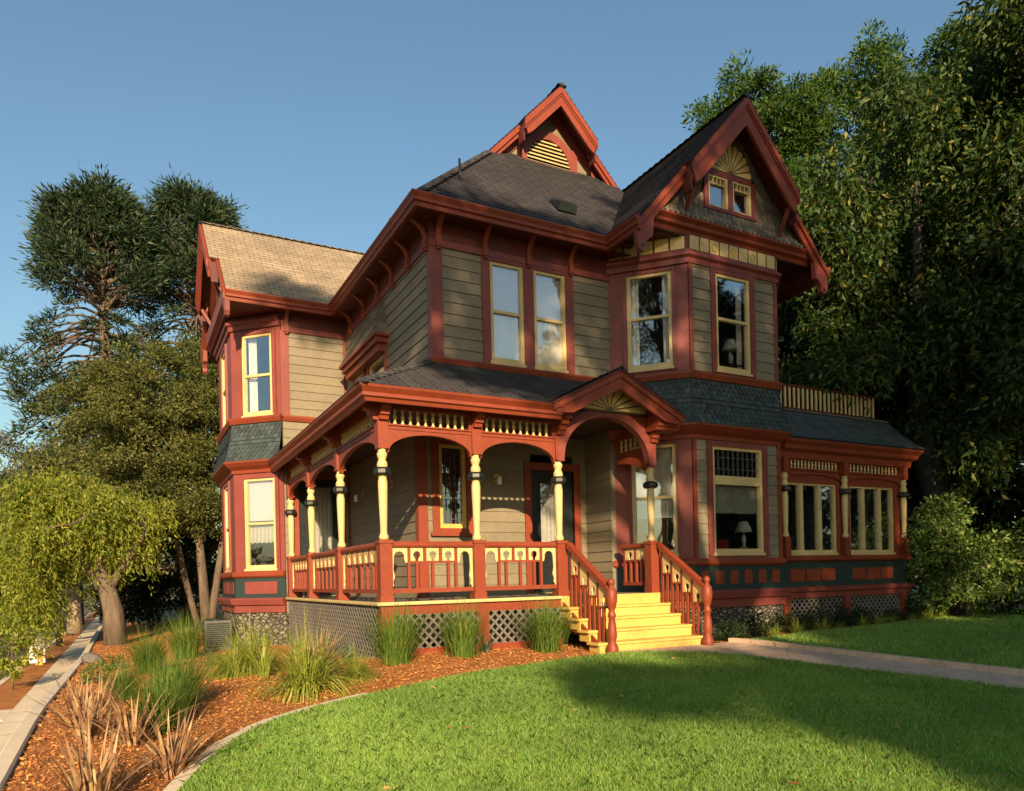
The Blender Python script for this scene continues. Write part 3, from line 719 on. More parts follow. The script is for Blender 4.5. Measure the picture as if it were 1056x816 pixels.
def sunburst(w, c, z, rx, rz, n, o, mat='cream'):
    back = MB().prism(w, [(c+rx*math.cos(R(t)), z+rz*math.sin(R(t))) for t in range(0, 181, 12)], o-.02, o)
    s = P(back, 'sunburst', 'brownshingle')
    rays = MB()
    for i in range(n):
        a0 = 180*(i+.10)/n; a1 = 180*(i+.90)/n; am = (a0+a1)/2
        q = [(c+.06*math.cos(R(am)), z+.06*math.sin(R(am))), (c+rx*math.cos(R(a0)), z+rz*math.sin(R(a0))), (c+rx*1.06*math.cos(R(am)), z+rz*1.06*math.sin(R(am))), (c+rx*math.cos(R(a1)), z+rz*math.sin(R(a1)))]
        rays.prism(w, q, o, o+.035)
    P(rays, 'sunburst_rays', mat, s); return s
sunburst(WG, GC, 8.71, .58, .60, 11, .02)
# wing gable (seen nearly edge on)
WGL = W(-1.03, 9.6, 0, -1)
gable(WGL, 0, WZ, 1.0, 2.7, 1.5, .28, .50, 7.4, 2.2, 'window')
gable_face(WGL, 0, WZ, 1.0, 7.46)
P(MB().prof(WGL, [(-.1, 7.0), (.10, 7.0), (.12, 7.1), (.22, 7.2), (.24, 7.42), (-.1, 7.48)], -2.25, 2.25), 'pent_cornice', 'red')
# gablet over the front hip
WGT = W(0, 4.28, 1, 0)
gable(WGT, RU, RZ, SM, 2.15, 1.02, .24, .55, 0, 0, 'vent')
gt = P(MB().prism(WGT, [(RU-1.75, RZ-.1-SM*1.75), (RU+1.75, RZ-.1-SM*1.75), (RU, RZ-.1)], -.1, 0), 'gablet_wall', 'siding')
for sg in (-1, 1):
    P(MB().prism(WGT, [(RU, RZ-.12), (RU+sg*1.75, RZ-.12-SM*1.75), (RU+sg*1.42, RZ-.12-SM*1.75), (RU, RZ-.48)], .0, .03), 'rake_board', 'rose')
vt = MB(); vc = 5.87; vz = 10.36
vt.strip(WGT, arc(vc, vz, .62, .66, 0, 180, 18), arc(vc, vz, .80, .86, 0, 180, 18), 0, .07)
vt.box(WGT, vc-.86, vc+.86, 0, .11, vz-.12, vz-.002)
for sg in (-1, 1): vt.prism(WGT, [(vc+sg*.80, vz), (vc+sg*.84, vz), (vc+sg*.84, vz+.58), (vc+sg*.62, vz+.58)], 0, .05)
v = P(vt, 'attic_vent', 'rose')
P(MB().prism(WGT, arc(vc, vz, .62, .66, 0, 180, 18), .0, .012), 'vent_back', 'black', v)
sl = MB()
for k in range(7):
    z = vz+.03+k*.09; hw_ = .62*math.sqrt(max(0, 1-((z-vz+.03)/.66)**2))
    if hw_ > .08: sl.prof(WGT, [(.015, z+.02), (.055, z), (.06, z+.03), (.02, z+.05)], vc-hw_+.005, vc+hw_-.005)
P(sl, 'vent_slats', 'cream', v)
# small roof things
P(MB().tube([(2.45, 2.0, 8.0), (2.45, 2.0, 8.55)], [.025, .025], 8), 'vent_pipe', 'black')
P(MB().tube([(2.15, 5.2, 8.1), (2.15, 5.2, 8.75)], [.06, .06], 8), 'vent_pipe', 'metal')
rb = MB(); WH = W(0, 1.05, 1, 0)
for q in ((4.75, 1.9),):
    z = ZE+SM*(q[1]-1.05); rb.add([(q[0]-.22, q[1]-.18, z-.12), (q[0]+.22, q[1]-.18, z-.12), (q[0]+.22, q[1]+.2, z+.24), (q[0]-.22, q[1]+.2, z+.24), (q[0]-.2, q[1]-.24, z+.05), (q[0]+.2, q[1]-.24, z+.05), (q[0]+.18, q[1]+.1, z+.27), (q[0]-.18, q[1]+.1, z+.27)], [(0, 1, 2, 3), (4, 5, 6, 7), (0, 1, 5, 4), (1, 2, 6, 5), (2, 3, 7, 6), (3, 0, 4, 7)])
P(rb, 'roof_vent', 'black')
# ------------------------------------------------------------------ porch
P(MB().slab([(0, 0), (5.55, 0), (5.55, 2.4), (1.6, 2.4), (1.6, 7.2), (0, 7.2)], -.05, 0.0), 'porch_deck', 'lattice')
P(MB().sweep([(0, 7.2), (0, 0), (3.3, 0)], [(-.02, -.045), (.045, -.045), (.05, -.02), (.045, .006), (-.02, .006)]), 'deck_nosing', 'cream')
P(MB().sweep([(0.015, .2), (0.015, 0.015), (3.32, 0.015)], [(-.03, -.20), (0, -.20), (0, -.046), (-.03, -.046)]), 'deck_apron', 'red')
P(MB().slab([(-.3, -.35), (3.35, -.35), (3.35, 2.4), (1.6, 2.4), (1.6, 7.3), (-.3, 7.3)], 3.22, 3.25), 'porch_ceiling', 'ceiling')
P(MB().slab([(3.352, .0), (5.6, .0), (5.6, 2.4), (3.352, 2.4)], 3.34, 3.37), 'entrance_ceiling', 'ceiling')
# under-deck boards and lattice
DX = W(0.02, 0.02, 1, 0); DL = W(0.02, 7.2, 0, -1)
def lattice(w, s0, s1, z0, z1, sp=.11, wd=.038, mat='lattice', name='lattice_panel'):
    mb = MB()
    for sg, o in ((1, 0), (-1, .012)):
        H = z1-z0; k = s0-H
        while k < s1:
            a, b = (k, k+H) if sg > 0 else (k+H, k)
            pts = [(a-wd*.7, z0), (a+wd*.7, z0), (b+wd*.7, z1), (b-wd*.7, z1)]
            pts = clip(clip(pts, 0, s0, False), 0, s1, True)
            if len(pts) > 2: mb.prism(w, pts, o, o+.01)
            k += sp*1.414
    return P(mb, name, mat)
lattice(DX, .2, 1.66, -.75, -.2); lattice(DX, 1.86, 3.3, -.75, -.2); lattice(DL, .05, 7.0, -1.15, -.05)
mb = MB().box(DX, -.01, .19, -.12, .025, -1.1, -.201).box(DX, 1.66, 1.86, -.05, .025, -1.0, -.201).box(DX, .19, 1.66, -.03, .02, -.86, -.74).box(DX, 1.86, 3.3, -.03, .02, -.86, -.74)
P(mb, 'porch_skirt_frame', 'red')
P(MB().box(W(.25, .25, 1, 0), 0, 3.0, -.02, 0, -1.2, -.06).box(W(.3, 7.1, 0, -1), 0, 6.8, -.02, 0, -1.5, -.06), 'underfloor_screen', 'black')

# posts
PROF = [(.062, .0), (.078, .02), (.078, .06), (.058, .10), (.055, .14), (.075, .80), (.076, .92), (.066, .96), (.066, 1.0),
        (.09, 1.03), (.09, 1.05), (.055, 1.09), (.075, 1.13), (.088, 1.18), (.075, 1.23), (.055, 1.26), (.07, 1.29), (.082, 1.33), (.082, 1.36), (.06, 1.39), (.07, 1.44)]
pm = MB().lathe((0, 0, .985), PROF, 14).mesh('porch_post', M['cream'])
cm = MB().lathe((0, 0, 2.0), [(.07, 0), (.11, .0), (.145, .03), (.145, .09), (.11, .125), (.07, .125)], 8, False).mesh('collar', M['black'])
pb = MB(); pb.cube(-.10, .10, -.10, .10, 0, .965).cube(-.11, .11, -.11, .11, .0, .12).cube(-.115, .115, -.115, .115, .93, .985); pb = pb.mesh('pedestal', M['red'])
pt = MB(); pt.cube(-.085, .085, -.085, .085, 2.42, 3.22); pt = pt.mesh('post_head', M['red'])
FPOST = [(.125, .12), (1.746, .12), (3.372, .12), (5.449, .12)]; LPOST = [(.12, 2.608), (.12, 5.032), (.12, 7.20)]
for (u, v) in FPOST+LPOST:
    o = link('porch_post', pm, HOUSE, (u, v, 0))
    for n_, m_ in (('pedestal', pb), ('collar', cm), ('post_head', pt)):
        c = bpy.data.objects.new(n_, m_); COL.objects.link(c); c.parent = o
# frieze beams, spindles and arches
sp = MB().lathe((0, 0, 0), [(.022, 0), (.03, .01), (.03, .04), (.014, .06), (.03, .10), (.034, .125), (.03, .15), (.014, .19), (.03, .21), (.03, .24), (.022, .25)], 8).mesh('spindle', M['cream'])
def frieze(w, a, b, n, zt=3.22, arch=True, sp0=2.81, crown=2.68, spring=2.36):
    L_ = b-a; mb = MB()
    mb.box(w, a+.085, b-.085, -.06, .06, 3.06, zt).box(w, a+.085, b-.085, -.06, .06, 2.735, 2.81).box(w, a+.085, b-.085, -.035, .085, 2.79, 2.815)
    mb.box(w, a+.085, a+.125, -.05, .05, 2.81, 3.06).box(w, b-.125, b-.085, -.05, .05, 2.81, 3.06)
    inn = [(a+.085, spring)]+arc((a+b)/2, spring+.02, L_/2-.10, crown-spring-.02, 180, 0, 18)+[(b-.085, spring)]
    out = [(p[0], 2.735) for p in inn]
    mb.strip(w, inn, out, -.04, .045)
    f = P(mb, 'spindle_frieze', 'red')
    for i in range(n):
        s_ = a+.16+(L_-.32)*(i+.5)/n; p = w(s_, 0, 2.81); link('spindle', sp, f, p)
    return f
WQ = W(0, .12, 1, 0); WQL = W(.12, 7.2, 0, -1)
frieze(WQ, .125, 1.746, 10); frieze(WQ, 1.746, 3.372, 10)
for a, b in ((0, 7.2-5.032), (7.2-5.032, 7.2-2.608), (7.2-2.608, 7.2-.12)): frieze(WQL, a, b, 14)
sf = MB(); WR_ = W(5.449, .95, 0, -1)  # short return beside the entrance
sf.box(WR_, -.15, .75, -.05, .05, 3.06, 3.22).box(WR_, -.15, .75, -.05, .05, 2.735, 2.81)
sf.strip(WR_, [(-.15, 2.6), (.1, 2.58), (.35, 2.52), (.55, 2.44), (.75, 2.34)], [(-.15, 2.735), (.1, 2.735), (.35, 2.735), (.55, 2.735), (.75, 2.735)], -.04, .04)
sf = P(sf, 'spindle_frieze', 'red')
for i in range(5): link('spindle', sp, sf, WR_(-.05+i*.15, 0, 2.81))
# cornice brackets on posts
def corbel():
    mb = MB(); pl = [(0, 2.86), (.06, 2.86), (.08, 2.92), (.12, 2.93), (.13, 3.0), (.2, 3.02), (.22, 3.09), (.31, 3.11), (.31, 3.2), (0, 3.2)]
    mb.prof(lambda a, o, z: (a, -o, z), pl, -.075, .075); return mb.mesh('post_bracket', M['red'])
cbm = corbel()
for (u, v) in FPOST: link('post_bracket', cbm, HOUSE, (u, v-.085, 0))
for (u, v) in [(.125, .12)]+LPOST[:2]: link('post_bracket', cbm, HOUSE, (u-.085, v, 0), rz=R(-90))
for (u, v) in FPOST[3:]: link('post_bracket', cbm, HOUSE, (u+.085, v, 0), rz=R(90))
# eaves of porch
PF = [(-.05, 3.05), (.0, 3.05), (.02, 3.10), (.06, 3.12), (.06, 3.17), (.04, 3.18), (.10, 3.25), (.11, 3.285), (-.05, 3.285)]
P(MB().sweep([(-.26, 7.35), (-.26, -.32), (3.2, -.32)], PF), 'porch_fascia', 'red')
PS = .545
def zp_(d): return 3.285+PS*d
roof('porch_roof', [[(-.37, -.43, zp_(0)), (2.97, -.43, zp_(0)), (2.97, 1.55, zp_(1.98)), (1.61, 1.55, zp_(1.98))],
                    [(2.97, -.36, zp_(.07)), (4.41, .94, zp_(1.37)), (4.41, 1.55, zp_(1.98)), (2.97, 1.55, zp_(1.98))],
                    [(5.85, -.36, zp_(.07)), (4.41, .94, zp_(1.37)), (4.41, 1.55, zp_(1.98)), (5.85, 1.55, zp_(1.98))],
                    [(-.37, -.43, zp_(0)), (1.61, 1.55, zp_(1.98)), (1.61, 7.4, zp_(1.98)), (-.37, 7.4, zp_(0))]], 'roof', th=.05)
caps((-.37, -.43, zp_(0)+.02), (1.6, 1.54, zp_(1.97)+.02), w=.11)
# entrance pediment with its arch
WE = W(0, -.36, 1, 0); EC = 4.41; EZ = 4.04; ES = .50; EH = 1.42
def ze(a): return EZ-ES*abs(a-EC)
roof('entrance_gable_roof', [[(EC-EH-.06, -.45, ze(EC-EH-.06)), (EC, -.45, EZ), (EC, 1.25, EZ), (EC-EH-.06, 1.25, ze(EC-EH-.06))],
                             [(EC+EH+.06, -.45, ze(EC+EH+.06)), (EC, -.45, EZ), (EC, 1.25, EZ), (EC+EH+.06, 1.25, ze(EC+EH+.06))]], 'roof', th=.04)
caps((EC, -.45, EZ), (EC, 1.0, EZ), w=.1)
pd = MB()
for sg in (-1, 1):
    X = lambda d: EC+sg*d
    pd.prism(WE, [(X(0), EZ-.04), (X(EH), EZ-.04-ES*EH), (X(EH), EZ-.15-ES*EH), (X(0), EZ-.15)], -.02, .07)
    pd.prism(WE, [(X(0), EZ-.151), (X(EH-.02), EZ-.151-ES*(EH-.02)), (X(EH-.14), EZ-.26-ES*(EH-.14)), (X(0), EZ-.26)], -.02, .035)
    pd.prism(WE, [(X(0), EZ-.261), (X(EH-.16), EZ-.261-ES*(EH-.16)), (X(EH-.40), EZ-.36-ES*(EH-.40)), (X(0), EZ-.36)], -.02, .05)
    pd.prism(WE, [(X(0), EZ-.04), (X(EH), EZ-.04-ES*EH), (X(EH), EZ-.07-ES*EH), (X(0), EZ-.07)], -1.5, -.021)
P(pd, 'entrance_pediment', 'red')
P(MB().prism(WE, [(EC-1.3, 3.36), (EC+1.3, 3.36), (EC, EZ-.1)], -.40, -.36), 'pediment_back', 'brownshingle')
sb_ = sunburst(W(0, -.02, 1, 0), EC, 3.36, .80, .47, 9, .0, 'cream')
P(MB().prof(W(5.2, -.26, 1, 0), [(-.3, 3.05), (.0, 3.05), (.02, 3.10), (.06, 3.12), (.06, 3.17), (.04, 3.18), (.09, 3.25), (.09, 3.36), (-.3, 3.36)], .12, .62), 'entrance_cornice', 'red')
P(MB().prof(W(5.82, -.17, 0, 1), [(-.3, 3.06), (.0, 3.06), (.02, 3.10), (.06, 3.12), (.06, 3.17), (.04, 3.18), (.09, 3.25), (.09, 3.36), (-.3, 3.36)], -.1, .75), 'entrance_cornice', 'red')
ar = MB(); a, b = 3.372, 5.449; r_ = (b-a)/2-.085; c_ = (a+b)/2
inn = [(a+.085, 2.40)]+arc(c_, 2.46, r_, .80, 180, 0, 28)+[(b-.085, 2.40)]
out = [(a-.06, 2.40)]+arc(c_, 2.46, r_+.15, .97, 180, 0, 28)+[(b+.06, 2.40)]
ar.strip(WQ, inn, out, -.06, .10)
P(ar, 'entrance_arch', 'rose')
for sg in (-1, 1):
    sp_ = MB()
    q = arc(c_, 2.46, r_+.15, .97, 90 if sg > 0 else 90, 0 if sg > 0 else 180, 12)
    q = [p for p in q if p[1] < 3.36]; sp_.strip(WQ, q, [(c_+sg*(r_+.16), p[1]) for p in q], -.05, .05); P(sp_, 'arch_spandrel', 'red')
# railings
def fret(s0, s1, z0, z1, rad, keyhole=True):
    c = (s0+s1)/2; cz = z0+(z1-z0)*.45
    g = .045
    pts = [(s0, z0), (c-g*.6, z0)]+arc(c, cz, rad, rad, 240, -60, 16)+[(c+g*.6, z0), (s1, z0), (s1, z1), (s0, z1)]
    return pts
def sweep_bracket(s0, s1, zt, zb, flip):
    """tall scrolled end piece: hangs from the rail and runs down one side"""
    X = (lambda t: s0+(s1-s0)*t) if not flip else (lambda t: s1-(s1-s0)*t)
    q = [(0, zt), (1, zt), (1, zt-.24), (.86, zt-.24), (.80, zt-.17)]
    q += [(.5+.32*math.cos(R(t)), zt-.16+.10*math.sin(R(t))) for t in range(10, 181, 17)]
    q += [(.14, zt-.35), (.22, zt-.47), (.12, zt-.55), (.16, zt-.60), (0, zt-.68)]
    return [(X(a), z) for a, z in q]
bal = MB(); bal.cube(-.024, .024, -.024, .024, 0, 1); bal = bal.mesh('baluster', M['red'])
def railing(w, a, b, nbox, label=None):
    """a..b clear width between pedestals"""
    mb = MB(); mb.prof(w, [(-.05, .87), (.05, .87), (.065, .90), (.065, .93), (.04, .965), (-.04, .965), (-.065, .93), (-.065, .90)], a, b)
    e = .30; A, B = a+e, b-e
    r = P(mb, 'railing', 'red')
    P(MB().box(w, a, b, -.035, .035, .14, .21), 'bottom_rail', 'red', r); P(MB().box(w, A, B, -.022, .022, .615, .65), 'cross_rail', 'red', r)
    st = (B-A)/nbox
    for i in range(nbox):
        P(MB().prism(w, fret(A+i*st+.03, A+(i+1)*st-.03, .65, .868, .062), -.012, .014), 'fret_panel', 'cream', r)
    for q in (sweep_bracket(a, A-.02, .868, .2, False), sweep_bracket(B+.02, b, .868, .2, True)): P(MB().prism(w, q, -.012, .014), 'scroll_bracket', 'cream', r)
    for i in range(nbox+1):
        if i in (0, nbox): s_, z0, z1 = A+i*st, .21, .87
        else: s_, z0, z1 = A+i*st, .65, .87
        o = link('baluster', bal, r, w(s_, 0, z0)); o.scale = (1, 1, z1-z0); o.rotation_euler.z = math.atan2(w.dv, w.du)
    for i in range(nbox):
        o = link('baluster', bal, r, w(A+(i+.5)*st, 0, .21)); o.scale = (1, 1, .41); o.rotation_euler.z = math.atan2(w.dv, w.du)
    return r
railing(WQ, .225, 1.646, 3); railing(WQ, 1.846, 3.272, 3)
for a, b in ((.1, 7.2-5.132), (7.2-4.932, 7.2-2.708), (7.2-2.508, 7.2-.22)): railing(WQL, a, b, 5)
# short railing on the right of the entrance
WSR = W(5.449, 1.05, 0, -1); mb = MB()
mb.prof(WSR, [(-.05, .87), (.05, .87), (.065, .90), (.065, .93), (.04, .965), (-.04, .965), (-.065, .93), (-.065, .90)], 0, .83)
sr = P(mb, 'railing', 'red')
P(MB().box(WSR, .05, .83, -.035, .035, .14, .21), 'bottom_rail', 'red', sr); P(MB().box(WSR, .05, .83, -.02, .02, .615, .65), 'cross_rail', 'red', sr)
for i in range(2): P(MB().prism(WSR, fret(.1+i*.36, .42+i*.36, .65, .868, .062), -.012, .014), 'fret_panel', 'cream', sr)
for s_, z0, z1 in ((.08, .21, .66), (.44, .21, .66), (.26, .21, .41), (.62, .21, .41)): o = link('baluster', bal, sr, WSR(s_, 0, z0)); o.scale = (1, 1, z1)
# ---- steps
RISE, RUN = .188, .285
st_u0, st_u1 = 3.30, 5.62
steps = thing  # noqa
mb = MB()
for k in range(5):
    zt = -RISE*k if k else 0.0
    v0 = -RUN*k
    if k: mb.cube(st_u0-.05, st_u1+.0, v0-.045, v0+RUN, zt-.04, zt)
fs = P(mb, 'step_treads', 'yellow')
mb = MB()
for k in range(5):
    v0 = -RUN*k; zt = -RISE*k-.04; mb.cube(st_u0+.0, st_u1-.05, v0-.012, v0+.0, zt-(RISE-.04)-.001, zt+(.04 if k == 0 else 0))
    mb.cube(st_u0, st_u0+.02, v0+.001, v0+RUN if k else .05, zt-(RISE-.04), zt)
P(mb, 'step_risers', 'yellow', fs)
for u in (3.36, 5.55): P(MB().prism(W(u, 0.0, 0, -1), [(0, -.1), (0, -.45), (RUN*4, -.96), (RUN*4, -RISE*4-.045)], -.0, .04), 'step_stringer', 'red', fs)
NP = [(.12, 0), (.13, .03), (.125, .14), (.085, .20), (.07, .23), (.095, .29), (.10, .36), (.085, .48), (.065, .60), (.08, .63), (.09, .66), (.07, .70), (.06, .73), (.085, .78), (.115, .88), (.12, .98), (.10, 1.07), (.06, 1.11), (.045, 1.13), (.065, 1.155), (.078, 1.195), (.065, 1.235), (.03, 1.26)]
NP = [(r_*.8, z_) for r_, z_ in NP]
nm = MB().lathe((0, 0, 0), NP, 16).mesh('newel_post', M['red'])
NV = -1.27
for u in (3.47, 5.52): link('newel_post', nm, HOUSE, (u, NV, -.96))
def stair_rail(u):
    w = W(u, .02, 0, -1)  # s grows towards the street
    s1 = -NV-.02; zA, zB = .93, .12; g = (zB-zA)/s1
    mb = MB(); zz = lambda s: zA+g*s
    mb.prism(w, [(0.05, zz(.05)-.05), (s1, zz(s1)-.05), (s1, zz(s1)+.05), (.05, zz(.05)+.05)], -.06, .06)
    r = P(mb, 'stair_railing', 'red'); st = (s1-.16)/4
    for i in range(4):
        a, b = .14+i*st, .14+(i+1)*st-.045; c = (a+b)/2; zb = zz(b)-.05-.27
        pts = [(a, zb), (c-.03, zb)]+arc(c, zb+.10, .055, .055, 240, -60, 14)+[(c+.03, zb), (b, zb), (b, zz(b)-.052), (a, zz(a)-.052)]
        P(MB().prism(w, pts, -.012, .014), 'fret_panel', 'cream', r)
        mbx = MB(); mbx.box(w, a-.03, b+.0, -.022, .022, zb-.035, zb); P(mbx, 'cross_rail', 'red', r)
        lo = lambda s: -RISE*max(0, math.ceil((s+.02)/RUN-.15)) if s < RUN*4 else -.75
        for s_, zt in ((a-.022, zz(a-.022)-.04), (c-.0, zb-.03)):
            kk = min(4, int((s_+.02)/RUN)+1); z0 = -RISE*kk
            o = link('baluster', bal, r, w(s_, 0, z0)); o.scale = (1, 1, zt-z0)
stair_rail(3.47); stair_rail(5.52)

# ------------------------------------------------------------------ glazed sun room on the right
SU0, SU1, SV, SB = 9.3, 13.75, .5, 4.2
SR = [(SU0, SV), (SU1, SV), (SU1, SB)]
wS = W(SU0, SV, 1, 0); wS2 = W(SU1, SV, 0, 1); x = lambda u: u-SU0
cas6 = [(9.55, 9.99), (10.11, 10.60), (10.72, 11.20), (11.66, 12.12), (12.24, 12.73), (12.85, 13.30)]
flat(wS, 0, SU1-SU0, .56, 3.1, [(x(9.55), x(11.20), .76, 2.34), (x(11.66), x(13.30), .76, 2.34)], 'red', name='sunroom_wall')
flat(wS2, 0, SB-SV, .56, 3.1, [(.3, 1.8, .76, 2.34), (2.0, 3.4, .76, 2.34)], 'red', name='sunroom_wall')
for q, trip in enumerate((cas6[:3], cas6[3:])):
    wn = window(wS, x(trip[0][0]), x(trip[2][1]), .76, 2.34, cas=(.09, .09, .08, .08), trim='red', sw=.055, mulls=[(x(trip[0][1])+.005, x(trip[1][0])-.005), (x(trip[1][1])+.005, x(trip[2][0])-.005)], label='triple casement window of the sun room, '+('next to the bay' if q == 0 else 'at the far end'))
for a, b in ((.3, 1.8), (2.0, 3.4)): window(wS2, a, b, .76, 2.34, cas=(.08, .08, .08, .08), trim='red', mulls=[((a+b)/2-.06, (a+b)/2+.06)])
P(MB().sweep(SR, [(-.08, .565), (.06, .565), (.10, .60), (.10, .66), (.05, .70), (-.08, .70)]), 'water_table', 'red')
P(MB().sweep(SR, [(-.08, .0), (.02, .0), (.02, .558), (-.08, .558)]), 'wainscot', 'green')
for a0, a1 in ((9.6, 11.15), (11.7, 13.25)):
    for k in range(3): P(MB().box(wS, x(a0)+k*(a1-a0)/3+.03, x(a0)+(k+1)*(a1-a0)/3-.03, 0, .032, .12, .40), 'inset_panel', 'red')
P(MB().sweep(SR, [(-.1, -.26), (.06, -.26), (.08, -.14), (.14, -.11), (.16, -.02), (.1, -.001), (-.1, -.001)]), 'base_moulding', 'rose')
P(MB().sweep(SR, [(-.3, -1.3), (-.2, -1.3), (-.2, -.25), (-.3, -.25)]), 'foundation', 'black')
lattice(W(SU0+.1, SV+.02, 1, 0), 0, 4.3, -.9, -.26, name='lattice_panel')
P(MB().box(wS, .1, .28, -.05, .05, -1.1, -.261).box(wS, 2.1, 2.3, -.05, .05, -1.1, -.261).box(wS, 4.2, 4.42, -.05, .05, -1.1, -.261).box(wS, .28, 4.2, -.03, .03, -.95, -.84), 'sunroom_skirt_frame', 'red')
P(MB().sweep(SR, [(-.08, 2.86), (.12, 2.86), (.14, 3.0), (.24, 3.06), (.26, 3.14), (.34, 3.22), (.34, 3.27), (-.08, 3.27)]), 'sunroom_cornice', 'red')
for a, b in ((9.45, 11.43), (11.43, 13.65)):
    f = P(MB().box(wS, x(a)+.1, x(b)-.1, .0, .07, 2.84, 2.86).box(wS, x(a)+.1, x(b)-.1, 0, .09, 2.62, 2.66), 'spindle_frieze', 'red')
    for i in range(14): o = link('spindle', sp, f, wS(x(a)+.2+(b-a-.4)*(i+.5)/14, .05, 2.66)); o.scale = (.8, .8, .74)
    arch_ = MB(); inn = arc(x((a+b)/2), 2.42, (b-a)/2-.12, .13, 180, 0, 14); arch_.strip(wS, inn, [(p[0], 2.62) for p in inn], .0, .05); P(arch_, 'arch_board', 'red')
for u in (9.44, 11.43, 13.62):
    o = link('porch_post', pm, HOUSE, (u, SV-.08, .12)); c = bpy.data.objects.new('collar', cm); COL.objects.link(c); c.parent = o
    for za, zb in ((.66, 1.1), (2.55, 2.9)): P(MB().box(W(u, SV-.08, 1, 0), -.08, .08, -.08, .08, za, zb), 'post_block', 'red')
mz = [(.36, 3.27), (.36, 3.30), (.0, 3.62), (-.30, 4.06), (-.40, 4.06), (-.4, 3.27)]
mb = MB(); rows = 7; prev = None
def mo(t): return (.36-.66*t**.8, 3.29+.80*t)
sk = MB().sweep(SR, [(.34, 3.27), (.16, 3.5), (-.10, 3.8), (-.30, 4.06), (-.5, 4.06), (-.5, 3.27)])
sk = P(sk, 'sunroom_roof', 'slate'); tb = MB()
for r in range(9):
    t0, t1 = r/9, (r+1)/9; f0 = offset_path(SR, mo(t0)[0]+.03); f1 = offset_path(SR, mo(t1)[0]+.02)
    for k in range(2):
        A, B = Vector((*f0[k], mo(t0)[1])), Vector((*f0[k+1], mo(t0)[1])); Cc, D = Vector((*f1[k], mo(t1)[1])), Vector((*f1[k+1], mo(t1)[1]))
        n = int((B-A).length/.16)
        for i in range(n):
            q0, q1 = (i+.02+(.5 if r % 2 else 0))/n, min(1, (i+.97+(.5 if r % 2 else 0))/n)
            if q0 < q1: tb.add([A.lerp(B, q0), A.lerp(B, q1), Cc.lerp(D, q1), Cc.lerp(D, q0)], [(0, 1, 2, 3)])
tb.build('shingle_course', M['slate'], sk, recalc=False)
P(MB().slab([(SU0, .7), (SU1-.2, .7), (SU1-.2, 4.2), (SU0, 4.2)], 4.03, 4.05), 'balcony_deck', 'lattice')
P(MB().slab([(SU0+.1, .6), (SU1-.1, .6), (SU1-.1, 4.2), (SU0+.1, 4.2)], -.06, -.02), 'inner_floor', 'wood')
wB_ = W(9.75, .95, 1, 0); wB2 = W(13.35, .95, 0, 1)
br_ = P(MB().box(wB_, 0, 3.6, -.03, .03, 4.66, 4.71).box(wB_, 0, 3.6, -.03, .03, 4.12, 4.17).box(wB2, 0, 3, -.03, .03, 4.66, 4.71).box(wB2, 0, 3, -.03, .03, 4.12, 4.17), 'balcony_railing', 'dkred')
bs = MB(); bs.cube(-.030, .030, -.012, .012, 0, .49); bs = bs.mesh('baluster', M['cream'])
for i in range(24): link('baluster', bs, br_, wB_(.08+i*.15, .0, 4.17))
for i in range(18): link('baluster', bs, br_, wB2(.1+i*.15, .0, 4.17), rz=R(90))

# ------------------------------------------------------------------ things seen through the windows
def table_lamp(loc, label, zt=.6):
    t = thing('table_lamp', loc, label, 'lamp')
    b = MB().lathe((0, 0, 0), [(.09, 0), (.09, .02), (.03, .04), (.05, .12), (.06, .2), (.03, .28), (.012, .32), (.012, .38)], 12); b.build('lamp_base', M['white'], t, loc)
    s = MB().lathe((0, 0, .34), [(.19, 0), (.185, .01), (.10, .22), (.095, .23)], 16); s.build('lamp_shade', M['curtain'], t, loc); return t
def side_table(loc, h, label):
    t = thing('side_table', loc, label, 'table'); MB().cube(-.28, .28, -.22, .22, h-.03, h).build('table_top', M['wood'], t, loc)
    for a in (-1, 1):
        for b in (-1, 1): MB().cube(a*.24-.02, a*.24+.02, b*.18-.02, b*.18+.02, 0, h-.03).build('leg', M['wood'], t, loc)
table_lamp((8.12, .62, 4.78), 'white table lamp seen behind the upper bay window'); side_table((8.12, .66, 4.26), .52, 'small dark table under the lamp behind the upper bay window')
table_lamp((8.42, .66, .88), 'table lamp with pale shade seen behind the large lower bay window'); side_table((8.42, .7, -.02), .9, 'dark side table carrying the lamp behind the lower bay window')
c = thing('sofa', (7.5, .85, -.02), 'red upholstered sofa back just inside the large lower bay window', 'sofa')
mb = MB().cube(-.5, .55, -.12, .08, .1, 1.08); mb.build('backrest', M['couch'], c, (7.5, .85, -.02)); MB().cube(-.5, .55, .08, .75, .1, .48).build('seat', M['couch'], c, (7.5, .85, -.02))
for s_ in (-.6, .5): MB().cube(s_, s_+.14, -.121, .751, .0, .7).build('arm', M['couch'], c, (7.5, .85, -.02))
# ------------------------------------------------------------------ ground
def zg(u, v):
    z = -.93
    if v < -1.3: z -= .032*(-1.3-v)
    if v > 0 and u < 7: z -= .028*min(v, 12)*min(1, (7-u)/5)
    if u < .5: z -= .05*(.5-u)
    d = (u-1.2)**2/6+(v+.1)**2/.9; z += .10*math.exp(-d)
    return z
WALL_U, WALK_Z = -4.40, -2.1
M['mulch'] = ground_mat('bark_mulch', [(.3, (.30, .105, .028)), (.5, (.44, .17, .05)), (.72, (.55, .25, .085))], 5, 70, 1.0, .05)
M['soil'] = ground_mat('lawn_soil', [(.3, (.12, .16, .03)), (.7, (.19, .24, .05))], 4, 60, .6, .04)
M['conc'] = ground_mat('pale_concrete', [(.3, (.52, .43, .32)), (.7, (.66, .56, .43))], 2, 90, .25, .01)
M['path'] = ground_mat('path_paving', [(.3, (.46, .31, .21)), (.7, (.62, .45, .32))], 2.5, 60, .4, .015, crack=1.6)
